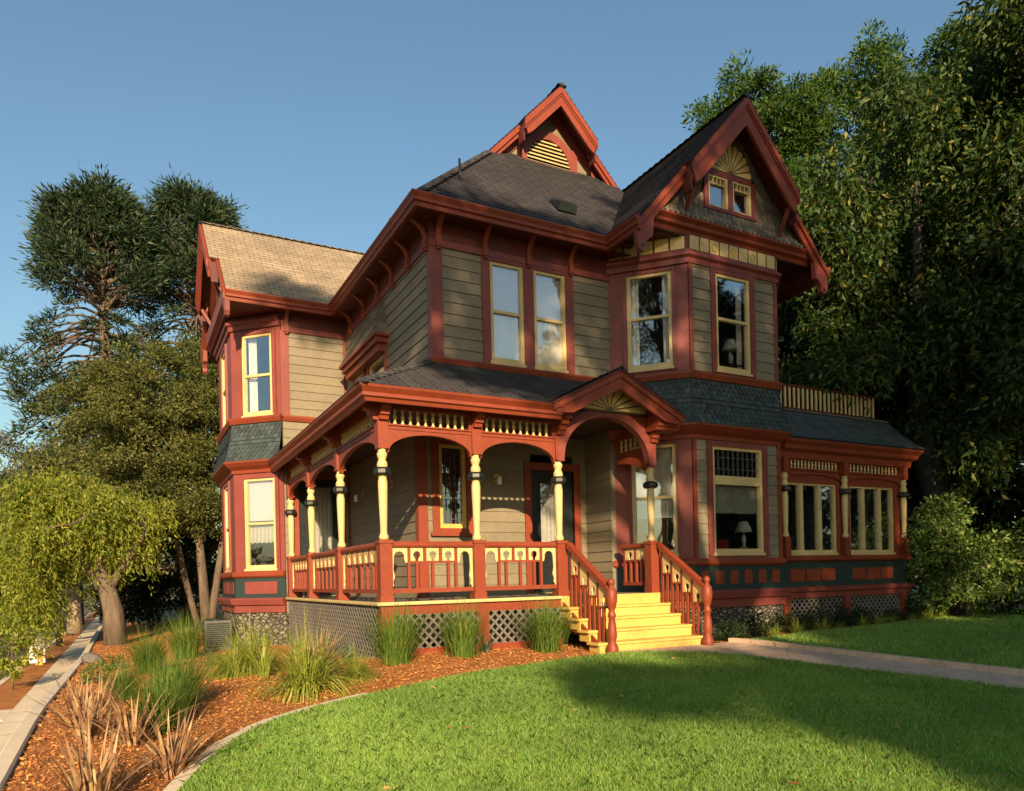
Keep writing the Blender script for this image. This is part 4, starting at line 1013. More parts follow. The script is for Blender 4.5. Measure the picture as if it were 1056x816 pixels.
M['road'] = ground_mat('grey_asphalt', [(.3, (.13, .125, .125)), (.7, (.19, .18, .175))], 1, 120, .3, .01)
M['farground'] = ground_mat('dry_ground', [(.3, (.07, .07, .03)), (.7, (.14, .11, .06))], .5, 20, .5, .05)
def sheet(name, fn, us, vs, mat, dz=0):
    me = bpy.data.meshes.new(name); nu, nv = len(us), len(vs)
    v = [(u, w, fn(u, w)+dz) for u in us for w in vs]
    f = [(i*nv+j, (i+1)*nv+j, (i+1)*nv+j+1, i*nv+j+1) for i in range(nu-1) for j in range(nv-1)]
    me.from_pydata(v, [], f); me.materials.append(M[mat]); me.polygons.foreach_set('use_smooth', [True]*len(f))
    return tag(link(name, me), kind='structure')
def lin(a, b, n): return [a+(b-a)*i/(n-1) for i in range(n)]
sheet('ground', lambda u, v: -2.16, [-4000, -60, -6.4], [-4000, -60, 60, 4000], 'farground')
sheet('hill_ground', lambda u, v: zg(max(min(u, 60), -4.6), max(min(v, 60), -40))-.03, lin(WALL_U+.02, 40, 70)+[120, 4000], [-4000, -120]+lin(-40, 40, 110)+[120, 4000], 'farground')
def inside(p, poly):
    c = False; n = len(poly)
    for i in range(n):
        a, b = poly[i], poly[(i+1) % n]
        if (a[1] > p[1]) != (b[1] > p[1]) and p[0] < (b[0]-a[0])*(p[1]-a[1])/(b[1]-a[1])+a[0]: c = not c
    return c
def smooth(pts, k=8):
    res = []; n = len(pts)
    for i in range(n-1):
        p0, p1, p2, p3 = pts[max(i-1, 0)], pts[i], pts[i+1], pts[min(i+2, n-1)]
        for j in range(k):
            t = j/k; res.append(tuple(.5*((2*p1[c])+(-p0[c]+p2[c])*t+(2*p0[c]-5*p1[c]+4*p2[c]-p3[c])*t*t+(-p0[c]+3*p1[c]-3*p2[c]+p3[c])*t**3) for c in range(2)))
    return res+[pts[-1]]
EDGE = smooth([(-4.2, -14), (-3.75, -8), (-3.45, -6.2), (-3.12, -4.75), (-2.42, -3.3), (-1.45, -2.62), (-.4, -2.3), (.74, -2.02), (2.0, -1.72), (2.9, -1.55), (3.45, -1.42)])
PLEFT = smooth([(3.45, -1.43), (4.2, -1.65), (4.85, -2.5), (5.2, -4.2), (5.5, -6.5), (5.85, -14)], 5); PRIGHT = smooth([(6.15, -1.12), (6.3, -2), (6.42, -4), (6.6, -6.5), (6.95, -14)], 5)
LAWN = EDGE+PLEFT[1:]
LAWN2 = [(a+.12, b) for a, b in PRIGHT[::-1]]+[(7.3, -1.0), (9, -.62), (12, -.2), (16, .45), (22, 1.2), (30, 2), (30, -14)]
def patch(name, poly, mat, dz, n=.35):
    """polygon draped on the terrain: grid cells clipped by bisect of a bmesh"""
    bm = bmesh.new(); vs = [bm.verts.new((x, y, 0)) for x, y in poly]; bm.faces.new(vs)
    xs = [p[0] for p in poly]; ys = [p[1] for p in poly]
    for ax, lo, hi in ((0, min(xs), max(xs)), (1, min(ys), max(ys))):
        t = math.floor(lo/n)*n+n
        while t < hi:
            no = (1, 0, 0) if ax == 0 else (0, 1, 0); co = (t, 0, 0) if ax == 0 else (0, t, 0)
            bmesh.ops.bisect_plane(bm, geom=bm.verts[:]+bm.edges[:]+bm.faces[:], plane_co=co, plane_no=no); t += n
    for v in bm.verts: v.co.z = zg(v.co.x, v.co.y)+dz
    me = bpy.data.meshes.new(name); bm.to_mesh(me); bm.free(); me.materials.append(M[mat])
    for p in me.polygons: p.use_smooth = True
    return tag(link(name, me), kind='structure')
BED = [(WALL_U+.03, -14)]+[(WALL_U+.03, 30)]+[(1.5, 30), (1.5, 12), (4, 4), (5.9, 1), (5.9, -1.42), (3.45, -1.42)]+EDGE[::-1]
patch('mulch_bed', BED, 'mulch', -.012)
patch('bed_soil', [(6.28, -1.12), (7.3, -1.0), (9, -.62), (12, -.2), (16, .45), (22, 1.2), (30, 2), (30, 6), (6, 6), (5.9, 1)], 'mulch', -.012)
patch('lawn', LAWN, 'soil', .012); patch('side_lawn', LAWN2, 'soil', .012)
patch('garden_path', PLEFT[::-1]+[(3.5, -1.1)]+PRIGHT, 'path', .02)
# kerbs round the lawn and the path
def kerb(name, path, w, h, mat, lower=.12):
    mb = MB(); q = offset_path(path, w); n = len(path); v = []
    for (a, b) in zip(path, q):
        za, zb = zg(*a), zg(*b); v += [(a[0], a[1], za-lower), (a[0], a[1], za+h), (b[0], b[1], zb+h), (b[0], b[1], zb-lower)]
    mb.add(v, [(4*i+j, 4*i+(j+1) % 4, 4*i+4+(j+1) % 4, 4*i+4+j) for i in range(n-1) for j in range(4)]+[(0, 1, 2, 3), (4*n-4, 4*n-3, 4*n-2, 4*n-1)])
    return tag(mb.build(name, M[mat]), kind='structure')
kerb('lawn_kerb', [p for p in EDGE if p[0] < -.9], -.12, .03, 'conc')
kerb('path_kerb', PRIGHT[::-1], .12, .09, 'path')
# street side: retaining kerb, sidewalk, parkway, road
rk_ = MB(); vv = [-30, -12, -6, -3, -1.3, 0, 1.5, 3, 6, 9, 12, 60]; pv = []
for v_ in vv:
    t_ = zg(WALL_U, v_)+.025; pv += [(WALL_U-.17, v_, -2.4), (WALL_U-.17, v_, t_-.02), (WALL_U-.15, v_, t_), (WALL_U-.02, v_, t_), (WALL_U, v_, t_-.02), (WALL_U, v_, -2.4)]
rk_.add(pv, [(6*i+j, 6*i+(j+1) % 6, 6*i+6+(j+1) % 6, 6*i+6+j) for i in range(len(vv)-1) for j in range(6)]+[tuple(range(6))])
tag(rk_.build('retaining_kerb', M['conc']), kind='structure')
tag(MB().cube(-5.55, WALL_U-.17, -60, 200, -2.4, WALK_Z).build('sidewalk', M['conc']), kind='structure')
jm = MB()
for k in range(-20, 60): jm.cube(-5.55, WALL_U-.22, k*1.3-.008, k*1.3+.008, WALK_Z-.02, WALK_Z+.0035)
tag(jm.build('sidewalk_joints', M['road']), kind='structure')
tag(MB().cube(-6.35, -5.55, -60, 200, -2.4, WALK_Z-.02).build('parkway', M['mulch']), kind='structure')
tag(MB().cube(-6.35, -5.55, 5.6, 7.0, -2.4, WALK_Z+.003).build('crossing_slab', M['conc']), kind='structure')
tag(MB().cube(-6.5, -6.35, -60, 200, -2.4, WALK_Z-.01).build('street_kerb', M['conc']), kind='structure')
tag(MB().cube(-16, -6.5, -60, 300, -2.4, WALK_Z-.13).build('road', M['road']), kind='structure')

# ------------------------------------------------------------------ leaf helpers (numpy)
def np_mesh(name, verts, nper, mat, smooth=False):
    n = len(verts)//nper; me = bpy.data.meshes.new(name)
    me.vertices.add(len(verts)); me.vertices.foreach_set('co', np.asarray(verts, np.float32).ravel())
    me.loops.add(len(verts)); me.loops.foreach_set('vertex_index', np.arange(len(verts), dtype=np.int32))
    me.polygons.add(n); me.polygons.foreach_set('loop_start', np.arange(0, len(verts), nper, dtype=np.int32))
    me.materials.append(M[mat] if isinstance(mat, str) else mat); me.update(calc_edges=True); return me
def unit(a): return a/np.maximum(np.linalg.norm(a, axis=1, keepdims=True), 1e-6)
def leaves(rng, pts, dirs, ln, wd, var=.35):
    """kite-shaped leaves from pts along dirs"""
    n = len(pts); d = unit(dirs); r = unit(rng.normal(size=(n, 3))); b = unit(np.cross(d, r))
    l = (ln*(1+var*(rng.random(n)*2-1)))[:, None]; w = (wd*(1+var*(rng.random(n)*2-1)))[:, None]
    q = np.cross(d, b)*l*.10
    return np.stack([pts, pts+d*l*.45+b*w*.5+q, pts+d*l-q, pts+d*l*.45-b*w*.5+q], 1).reshape(-1, 3)
def blob_subs(rng, blobs, n, fill=.35, zmin=None):
    """n sub-clump centres biased to the shells of ellipsoid blobs (cx,cy,cz,rx,ry,rz)"""
    B = np.array(blobs, float); wt = (B[:, 3]*B[:, 4]*B[:, 5])**(2/3); k = rng.choice(len(B), n, p=wt/wt.sum())
    d = unit(rng.normal(size=(n, 3))); r = fill+(1-fill)*rng.random((n, 1))**.6
    return B[k, :3]+d*B[k, 3:]*r, d
def clump_leaves(rng, cs, nleaf, rad, ln, wd, droop=.3, flat=.7, out=None, var=.35):
    n = len(cs); c = np.repeat(cs, nleaf, 0); d = unit(rng.normal(size=(n*nleaf, 3))); r = rng.random((n*nleaf, 1))**.5
    sz = np.repeat(rng.uniform(.65, 1.35, (n, 1)), nleaf, 0)
    p = c+d*r*rad*sz*np.array([1, 1, flat]); dr = d+rng.normal(size=d.shape)*.6; dr[:, 2] -= droop
    if out is not None: dr += np.repeat(out, nleaf, 0)*.7
    return leaves(rng, p, dr, ln, wd, var)
def strands(rng, cs, nst, length, step, ln, wd, spread=.5, pend=1.0, sway=.15):
    """hanging twigs with leaves"""
    P_, D_ = [], []
    for c in cs:
        for _ in range(nst):
            a = rng.random()*2*math.pi; s = np.array([math.cos(a), math.sin(a), .15])*spread*rng.random(); L_ = length*rng.uniform(.4, 1.2)
            t = np.arange(0, L_, step); h = t/L_
            out = np.array([math.cos(a), math.sin(a), 0])
            p = c+s+np.outer(h**.5, out)*L_*.25; p[:, 2] -= t*pend; p += rng.normal(size=p.shape)*sway*.3
            d = rng.normal(size=p.shape)*.55+out*.3; d[:, 2] -= .8; P_.append(p); D_.append(d)
    return leaves(rng, np.concatenate(P_), np.concatenate(D_), ln, wd)
def tree(name, base, label, trunk, limbs, verts, bark, leaf, group=None, cat='tree'):
    t = thing(name, base, label, cat, group)
    if trunk:
        mb = MB()
        for pts, rad in trunk: mb.tube(pts, rad, 9)
        for pts, rad in limbs: mb.tube(pts, rad, 5)
        mb.build('trunk', M[bark], t)
    vs = verts if isinstance(verts, list) else [(verts, leaf, 'crown')]
    for v, m, nm in vs: link(nm, np_mesh(nm, v, 4, m), t)
    return t
def limb_to(rng, a, b, r0, r1, sag=.0, n=5):
    a, b = np.array(a, float), np.array(b, float); L_ = np.linalg.norm(b-a)
    pts = []; rad = []
    for i in range(n):
        t = i/(n-1); p = a+(b-a)*t; p = p+rng.normal(size=3)*L_*.03*(0 < i < n-1); p[2] += sag*math.sin(math.pi*t)*L_; pts.append(tuple(p)); rad.append(r0+(r1-r0)*t)
    return pts, rad
def bark_mat(name, c1, c2, sc=5):
    m, nt, out = new_mat(name); b = N(nt, 'ShaderNodeBsdfPrincipled', Roughness=.9)
    t = nt.nodes.new('ShaderNodeTexCoord'); mp = nt.nodes.new('ShaderNodeMapping'); mp.inputs['Scale'].default_value = (1, 1, .25); L(nt, t.outputs['Object'], mp.inputs[0])
    n1 = noise(nt, sc, 6, .7, vec=mp.outputs[0]); L(nt, ramp(nt, n1, [(.3, c1), (.7, c2)]), b.inputs['Base Color'])
    bp = N(nt, 'ShaderNodeBump', Strength=.9, Distance=.06); L(nt, n1, bp.inputs['Height']); L(nt, bp.outputs[0], b.inputs['Normal']); L(nt, b.outputs[0], out.inputs[0]); return m
M['bark'] = bark_mat('brown_bark', (.05, .035, .025), (.16, .115, .08)); M['palebark'] = bark_mat('pale_bark', (.16, .115, .075), (.36, .27, .19)); M['dkbark'] = bark_mat('dark_bark', (.012, .010, .009), (.035, .028, .024))
M['lf_bunya'] = leaf_mat('bunya_needles', (.016, .034, .016), (.036, .062, .026), (.07, .095, .035), .12)
M['lf_dense'] = leaf_mat('olive_dense_leaves', (.052, .068, .016), (.11, .12, .030), (.19, .18, .05), .25)
M['lf_weep'] = leaf_mat('yellow_green_leaves', (.14, .19, .024), (.27, .32, .045), (.46, .38, .07), .5)
M['lf_jac'] = leaf_mat('feathery_green_leaves', (.032, .075, .014), (.068, .14, .024), (.15, .19, .04), .4)
M['lf_vine'] = leaf_mat('drooping_leaves', (.022, .052, .012), (.055, .10, .020), (.26, .23, .05), .35)
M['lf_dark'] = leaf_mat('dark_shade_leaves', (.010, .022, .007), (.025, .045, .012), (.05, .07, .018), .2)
M['lf_bush'] = leaf_mat('shrub_leaves', (.05, .10, .018), (.12, .19, .035), (.3, .32, .12), .3)
M['lf_far'] = leaf_mat('far_grey_leaves', (.06, .06, .035), (.10, .095, .055), (.14, .12, .08), .2)
M['bl_green'] = leaf_mat('green_blades', (.075, .15, .025), (.16, .25, .04), (.32, .34, .10), .45)
M['bl_yellow'] = leaf_mat('yellow_green_blades', (.20, .26, .035), (.34, .38, .06), (.50, .47, .18), .4)
M['bl_flax'] = leaf_mat('bronze_flax_blades', (.22, .105, .065), (.46, .29, .16), (.68, .54, .30), .25)
M['bl_grey'] = leaf_mat('grey_green_blades', (.05, .09, .05), (.10, .15, .08), (.2, .22, .12), .25)
M['grass'] = leaf_mat('lawn_blades', (.17, .32, .06), (.31, .49, .115), (.56, .58, .24), .5, .55)

# ------------------------------------------------------------------ lawn grass and mulch chips (stuff)
def scatter(rng, poly, n, cam=(-3.51, -10.94), p=1.2, near=4.0, far=30, cond=None):
    xs = np.array([q[0] for q in poly]); ys = np.array([q[1] for q in poly])
    out = []; tot = 0; PX, PY = xs, ys
    while tot < n:
        c = np.stack([rng.uniform(xs.min(), xs.max(), n*2), rng.uniform(ys.min(), ys.max(), n*2)], 1)
        d = np.hypot(c[:, 0]-cam[0], c[:, 1]-cam[1]); keep = rng.random(len(c)) < np.minimum(1, (near/np.maximum(d, near)))**p
        # inside the view wedge with a margin
        fx, fy = c[:, 0]-cam[0], c[:, 1]-cam[1]; fw = .471*fx+.882*fy; sd = .882*fx-.471*fy
        keep &= (fw > 3.2) & (np.abs(sd) < fw*.95+2.5)
        c = c[keep]; ins = np.zeros(len(c), bool)
        for i in range(len(PX)):
            j = (i+1) % len(PX); cr = (PY[i] > c[:, 1]) != (PY[j] > c[:, 1])
            with np.errstate(divide='ignore', invalid='ignore'): xx = (PX[j]-PX[i])*(c[:, 1]-PY[i])/(PY[j]-PY[i])+PX[i]
            ins ^= cr & (c[:, 0] < xx)
        c = c[ins]; out.append(c); tot += len(c)
    return np.concatenate(out)[:n]
ZG = np.vectorize(zg)
def grass(name, poly, n, seed, h=.06):
    rng = np.random.default_rng(seed); c = scatter(rng, poly, n); d = np.hypot(c[:, 0]+3.51, c[:, 1]+10.94)
    p = np.column_stack([c, ZG(c[:, 0], c[:, 1])+.012]); m = len(p)
    pn = .5+.5*np.sin(c[:, 0]*2.1+1.3*np.sin(c[:, 1]*1.7))*np.sin(c[:, 1]*1.9+c[:, 0]*.7)
    hh = h*rng.uniform(.6, 1.35, m)*(.85+.3*pn); w = (.0019+.00050*d)*rng.uniform(.7, 1.3, m); a = rng.random(m)*2*math.pi
    b = np.column_stack([np.cos(a), np.sin(a), np.zeros(m)]); l = rng.normal(size=(m, 2))*.45
    tip = p+np.column_stack([l[:, 0]*hh, l[:, 1]*hh, hh]); mid = p+np.column_stack([l[:, 0]*hh*.28, l[:, 1]*hh*.28, hh*.6])
    v = np.stack([p-b*w[:, None]/2, p+b*w[:, None]/2, mid+b*w[:, None]*.42, tip, mid-b*w[:, None]*.42], 1).reshape(-1, 3)
    return tag(link(name, np_mesh(name, v, 5, 'grass')), kind='stuff')
grass('lawn_grass', LAWN, 440000, 1, .05); grass('side_lawn_grass', LAWN2, 90000, 2, .055)
def chips(name, poly, n, seed):
    rng = np.random.default_rng(seed); c = scatter(rng, poly, n, p=1.0)
    p = np.column_stack([c, ZG(c[:, 0], c[:, 1])+rng.uniform(.0, .022, n)]); d = rng.normal(size=(n, 3)); d[:, 2] *= .35
    v = leaves(rng, p, d,   .040*rng.uniform(.35, 1.3, n), .010*rng.uniform(.6, 1.6, n), .5); return tag(link(name, np_mesh(name, v, 4, 'chip')), kind='stuff')
M['chip'] = leaf_mat('bark_chips', (.28, .10, .03), (.52, .22, .07), (.66, .38, .17), .0, .85, .15)
chips('mulch_chips', BED, 95000, 3)
def litter(name, poly, n, seed):
    rng = np.random.default_rng(seed); c = scatter(rng, poly, n, p=.6)
    p = np.column_stack([c, ZG(c[:, 0], c[:, 1])+.06]); d = rng.normal(size=(n, 3)); d[:, 2] *= .2
    return tag(link(name, np_mesh(name, leaves(rng, p, d, .075, .028, .4), 4, 'deadleaf')), kind='stuff')
M['deadleaf'] = leaf_mat('fallen_leaves', (.20, .10, .04), (.34, .20, .08), (.42, .33, .12), .1)
litter('fallen_leaves', LAWN, 90, 4)

# ------------------------------------------------------------------ bedding plants, each a thing
def blade_plant(name, seed, n, length, width, spread, stiff, mat, tipw=.1, seg=5, r0=.08):
    rng = np.random.default_rng(seed); vs = []
    for _ in range(n):
        a = rng.random()*2*math.pi; L_ = length*rng.uniform(.55, 1.1); lean = spread*rng.random()**.7; w = width*rng.uniform(.7, 1.2)
        o = np.array([math.cos(a), math.sin(a), 0]); s = np.array([-o[1], o[0], 0]); tw = rng.normal()*.4; s = s*math.cos(tw)+np.array([0, 0, 1])*math.sin(tw)*.5
        p = o*r0*rng.random()+np.array([rng.normal()*r0*.4, rng.normal()*r0*.4, 0]); th = lean*.5; prev = None
        for i in range(seg+1):
            t = i/seg; ww = w*(.6+.8*t if t < .4 else .92*(1-t)/.6+.0)*.5+tipw*w*.1
            l, r = p-s*ww, p+s*ww
            if prev is not None: vs += [prev[0], prev[1], r, l]
            prev = (l, r); p = p+(o*math.sin(th)+np.array([0, 0, 1])*math.cos(th))*L_/seg; th += lean*stiff/seg
    return np_mesh(name, np.array(vs), 4, mat)
def plant(name, me, u, v, s, label, cat='plant', group=None, rz=0, dz=0.0):
    o = link(name, me, None, (u, v, zg(u, v)-.015+dz)); o.scale = (s, s, s); o.rotation_euler.z = rz
    return tag(o, label, cat, group)
tall = [blade_plant('tall_grass', 10+i, 520, 1.0, .012, .95, .9, 'bl_green', r0=.17) for i in range(2)]
arch_ = [blade_plant('arching_grass', 20+i, 650, .95, .011, 2.0, 1.7, 'bl_yellow', r0=.12) for i in range(2)]
flax = [blade_plant('bronze_flax', 30+i, 64, .85, .042, 1.55, .6, 'bl_flax', r0=.10) for i in range(3)]
aga = [blade_plant('strap_leaf_plant', 40+i, 26, .55, .04, 1.2, 1.5, 'bl_grey') for i in range(2)]
pale = [blade_plant('variegated_flax', 50+i, 40, .7, .04, .95, .9, 'bl_yellow', r0=.06) for i in range(1)]
GG = 'grass clumps in the mulch bed'
plant('grass_clump', tall[0], -3.2, -2.55, .78, 'big green grass clump right behind the foreground bronze flax', group=GG)
plant('grass_clump', tall[1], -2.95, -1.6, .86, 'tall green grass clump in the middle of the mulch bed', group=GG, rz=1)
plant('grass_clump', tall[0], -3.15, 3.6, .95, 'green grass clump near the retaining kerb at the back of the bed', group=GG, rz=2)
plant('grass_clump', tall[1], -2.3, 6.4, 1.1, 'green grass clump nearest the air conditioning unit', group=GG, rz=3)
plant('grass_clump', tall[0], .06, -.55, 1.05, 'upright grass clump at the porch corner post', group=GG, rz=4)
plant('grass_clump', tall[1], 1.12, -.6, .98, 'upright grass clump in front of the middle of the porch lattice', group=GG, rz=5)
plant('grass_clump', arch_[1], 2.62, -.6, 1.05, 'large rounded grass clump beside the yellow steps', group=GG, rz=6).data = tall[0].copy()
plant('arching_grass', arch_[0], -1.5, -1.6, 1.2, 'fountain of yellow green arching grass by the lawn edge', group=GG)
plant('arching_grass', arch_[1], -1.75, 1.3, 1.25, 'soft yellow green grass mound before the stone foundation', group=GG)
FG = 'bronze flax plants in the mulch bed'
plant('arching_grass', arch_[0], -2.05, .9, .8, 'yellow green grass mound left of the mound at the stone foundation', group=GG, rz=2)
plant('variegated_flax', pale[0], -1.75, .1, 1.05, 'pale striped strap plant between the two yellow grass mounds', rz=1)
plant('bronze_flax', flax[0], -3.18, -4.35, .82, 'bronze flax with one tall pale leaf at the lawn kerb', group=FG)
plant('bronze_flax', flax[1], -3.72, -4.9, .85, 'bronze flax lowest in the photo, leaves sprawling', group=FG, rz=2)
plant('bronze_flax', flax[2], -3.85, -2.5, .95, 'bronze flax close to the retaining kerb beside the sidewalk', group=FG, rz=4)
plant('bronze_flax', flax[0], -3.45, -3.0, .8, 'darker bronze flax left of the green grass clump', group=FG, rz=3)
plant('bronze_flax', flax[1], -1.2, -.9, 1.05, 'bronze flax rising behind the fountain grass near the porch corner', group=FG, rz=5)
plant('grass_clump', tall[0], -3.55, -.2, .6, 'short green grass clump between the big middle clump and the kerb', group=GG, rz=2.5)
plant('arching_grass', arch_[0], -.75, -1.25, .6, 'small yellow green arching grass near the porch corner, by the lawn edge', group=GG, rz=1.5)
plant('bronze_flax', flax[2], -4.0, -.6, .6, 'small bronze flax at the kerb, farthest from the camera of the left ones', group=FG, rz=1.2)
AG = 'strap leaved plants along the porch'
plant('strap_leaf_plant', aga[0], -.45, .2, .9, 'dark strap leaved plant by the side lattice near the corner', group=AG)
plant('strap_leaf_plant', aga[1], -.6, 3.4, .8, 'strap leaved plant by the far end of the side lattice', group=AG, rz=1)
plant('strap_leaf_plant', aga[0], 1.65, -.35, .75, 'strap leaved plant right of the middle porch grass clump', group=AG, rz=2)
def mound(name, seed, n, rad, ln, wd, mat, nst=40, flat=.8):
    rng = np.random.default_rng(seed); cs, d = blob_subs(rng, [(0, 0, rad*.55, rad, rad, rad*flat)], nst, .3); cs[:, 2] = np.maximum(cs[:, 2], .03)
    return np_mesh(name, clump_leaves(rng, cs, n//nst, rad*.25, ln, wd, .1, 1), 4, mat)
cov = [mound('low_shrub', 60+i, 500, .28, .06, .03, 'lf_bush', 24) for i in range(2)]
CG = 'low plants in the mulch bed'
for i, (u, v, s, lb) in enumerate([(-3.95, 3.0, .9, 'low leafy plant beside the retaining kerb, nearest the sidewalk bend'), (-3.75, 5.4, .9, 'low leafy plant behind the first one along the kerb'), (-2.1, 3.4, .7, 'small leafy plant between the back grass clumps and the house'), (-3.0, 1.2, .7, 'low leafy plant just behind the tall middle grass clump')]):
    plant('low_shrub', cov[i % 2], u, v, s, lb, group=CG, rz=i)
# bed along the front right of the house
lows = [mound('bed_shrub', 70+i, 1500, .42, .07, .03, 'lf_dark', 40) for i in range(2)]
BG = 'low shrubs along the front bed'
spots = [(6.6, -.75), (7.7, -.35), (9.0, -.05), (9.9, .05), (10.9, .05), (11.9, .2), (12.9, .3), (13.9, .5), (15.0, .8), (16.4, 1.0), (17.8, 1.3)]
rngS = random.Random(3)
for i, (u, v) in enumerate(spots):
    plant('bed_shrub', lows[i % 2], u, v, rngS.uniform(.6, 1.15), 'dark low shrub at the foot of the house, right of the steps', group=BG, rz=i, cat='shrub')
spk = blade_plant('spiky_bed_plant', 80, 120, .42, .012, 1.3, 1.4, 'bl_yellow')
for i, u in enumerate(lin(6.9, 18, 15)):
    plant('spiky_bed_plant', spk, u+rngS.uniform(-.2, .2), -.75+(u-6.9)*.115+rngS.uniform(-.1, .15), rngS.uniform(.6, 1.0), 'small pale spiky plant at the edge of the right lawn', group='spiky edging plants', rz=i)

# ------------------------------------------------------------------ small things
a = thing('air_conditioner', (-1.5, 8.3, zg(-1.5, 8.3)), 'grey outdoor air conditioning unit beside the left bay', 'air conditioner'); loc = tuple(a.location)
MB().cube(-.30, .30, -.28, .28, 0, .74).build('casing', M['metal'], a, loc); g = MB()
for k in range(12): g.cube(-.27, .27, -.295, -.28, .10+k*.05, .125+k*.05); g.cube(-.315, -.30, -.25, .25, .10+k*.05, .125+k*.05)

g.build('louvres', M['black'], a, loc); MB().lathe((0, 0, .74), [(.25, 0), (.25, .03), (.05, .05)], 18).build('fan_cover', M['black'], a, loc)
rk = bmesh.new(); bmesh.ops.create_icosphere(rk, subdivisions=3, radius=.22); rr_ = np.random.default_rng(9)
from mathutils import noise as mnoise
for v in rk.verts: v.co *= 1+.35*mnoise.noise(v.co*4); v.co.z *= .7
me = bpy.data.meshes.new('boulder'); rk.to_mesh(me); rk.free(); me.materials.append(M['rock'])
tag(link('boulder', me, None, (-4.2, 8.6, zg(-4.2, 8.6)+.1)), 'rounded grey boulder on the mulch beside the sidewalk', 'rock')
h = thing('fire_hydrant', (-5.95, 17.2, WALK_Z-.02), 'small yellow fire hydrant on the parkway by the weeping tree', 'hydrant'); loc = tuple(h.location)
MB().lathe((0, 0, 0), [(.12, 0), (.12, .05), (.09, .06), (.08, .32), (.11, .34), (.11, .38), (.09, .42), (.06, .5), (.02, .54)], 14).build('body', M['yellow'], h, loc)
for s_ in (-1, 1): MB().tube([(s_*.07, 0, .26), (s_*.14, 0, .26)], [.04, .045], 10).build('outlet', M['yellow'], h, loc)
b = thing('utility_post', (-6.1, 18.3, WALK_Z-.02), 'squat white utility box beside the sidewalk under the weeping tree', 'utility box'); loc = tuple(b.location)
MB().cube(-.22, .22, -.18, .18, 0, 1.15).build('cabinet', M['white'], b, loc); MB().cube(-.25, .25, -.21, .21, 1.15, 1.22).build('lid', M['metal'], b, loc)
# ------------------------------------------------------------------ trees
def bunya(seed, base, H, Rr, label):
    """long bare limbs ending in tufts; upper limbs fill a dome, lower ones droop"""
    rng = np.random.default_rng(seed); b = np.array(base, float); limbs = []; P_, D_ = [], []
    trunk = [([tuple(b), tuple(b+[.1, 0, H*.5]), tuple(b+[0, .1, H*.96])], [.55, .38, .08])]
    zc, hz = H*.70, H*.30
    for k in range(300):
        t = .18+.82*rng.random()**.85; a = rng.random()*2*math.pi; o = np.array([math.cos(a), math.sin(a), 0]); dome = k < 165
        if dome:
            ph = math.asin(min(1, t)); e = rng.uniform(.82, 1.0); rr = Rr*math.cos(ph)**.7*e; tip = b+o*max(rr, .3)+[0, 0, zc+hz*math.sin(ph)*e]
            st = b+[0, 0, tip[2]-b[2]-rr*.25-.5]; m = int(rng.uniform(120, 190))
        else:
            rr = Rr*rng.uniform(.75, 1.5); st = b+[0, 0, H*rng.uniform(.40, .72)]; tip = st+o*rr-[0, 0, rr*rng.uniform(.25, 1.0)]; m = int(rng.uniform(80, 130))
        n = 7; h = np.linspace(0, 1, n)[:, None]; pl = st+(tip-st)*h+np.array([0, 0, 1])*np.sin(h*math.pi)*rr*(.10 if dome else .20)
        if not dome: pl[-1, 2] += .25
        limbs.append(([tuple(p) for p in pl], [.10*(1-.75*i/(n-1)) for i in range(n)]))
        hh = .86+.14*rng.random(m); idx = np.clip((hh*(n-1)).astype(int), 0, n-2); fr = hh*(n-1)-idx
        q = rng.normal(size=(m, 3))*(.36 if dome else .24); q[:, 2] *= .7
        P_.append(pl[idx]+(pl[idx+1]-pl[idx])*fr[:, None]+q); D_.append(q*2+o*.4+np.array([0, 0, .3])+rng.normal(size=(m, 3))*.3)
    v = leaves(rng, np.concatenate(P_), np.concatenate(D_), .42, .085, .4)
    return tree('bunya_pine', base, label, trunk, limbs, v, 'bark', 'lf_bunya', 'tall domed conifers behind the house')
bunya(1, (-4.3, 40.2, -2.1), 27.2, 3.8, 'tall domed conifer with long drooping tufted branches, far left against the sky')
bunya(2, (1.2, 41.5, -2.1), 28.8, 3.5, 'tall domed conifer rising directly behind the tan roof gable')

def lobes(rng, blobs, k, lo=.30, hi=.62):
    res = []
    for b in blobs:
        b = np.array(b, float); res.append(np.concatenate([b[:3], b[3:]*.74]))
        for d in unit(rng.normal(size=(k, 3))):
            s_ = rng.uniform(lo, hi); res.append(np.concatenate([b[:3]+d*b[3:]*rng.uniform(.6, 1.05), np.full(3, b[3:].mean()*s_)*[1, 1, .85]]))
    return res
def dense(seed, name, base, blobs, nsub, nleaf, rad, ln, wd, label, leaf, bark='palebark', trunks=None, group=None, droop=.2, fill=.72, nl=26, cat='tree', flat=.6, lob=7):
    rng = np.random.default_rng(seed); blobs = lobes(rng, blobs, lob); cs, d = blob_subs(rng, blobs, nsub, fill)
    v = clump_leaves(rng, cs, nleaf, rad, ln, wd, droop, flat, d); b = np.array(base, float)
    tr = trunks if trunks is not None else [([tuple(b), tuple(b+[0, 0, 2.5])], [.35, .25])]
    limbs = []
    if tr:
        for c in cs[rng.choice(len(cs), min(nl, len(cs)), False)]:
            t = tr[rng.integers(len(tr))]; limbs.append(limb_to(rng, t[0][-1], c, t[1][-1]*.7, .02, .06))
    return tree(name, base, label, tr, limbs, v, bark, leaf, group, cat)
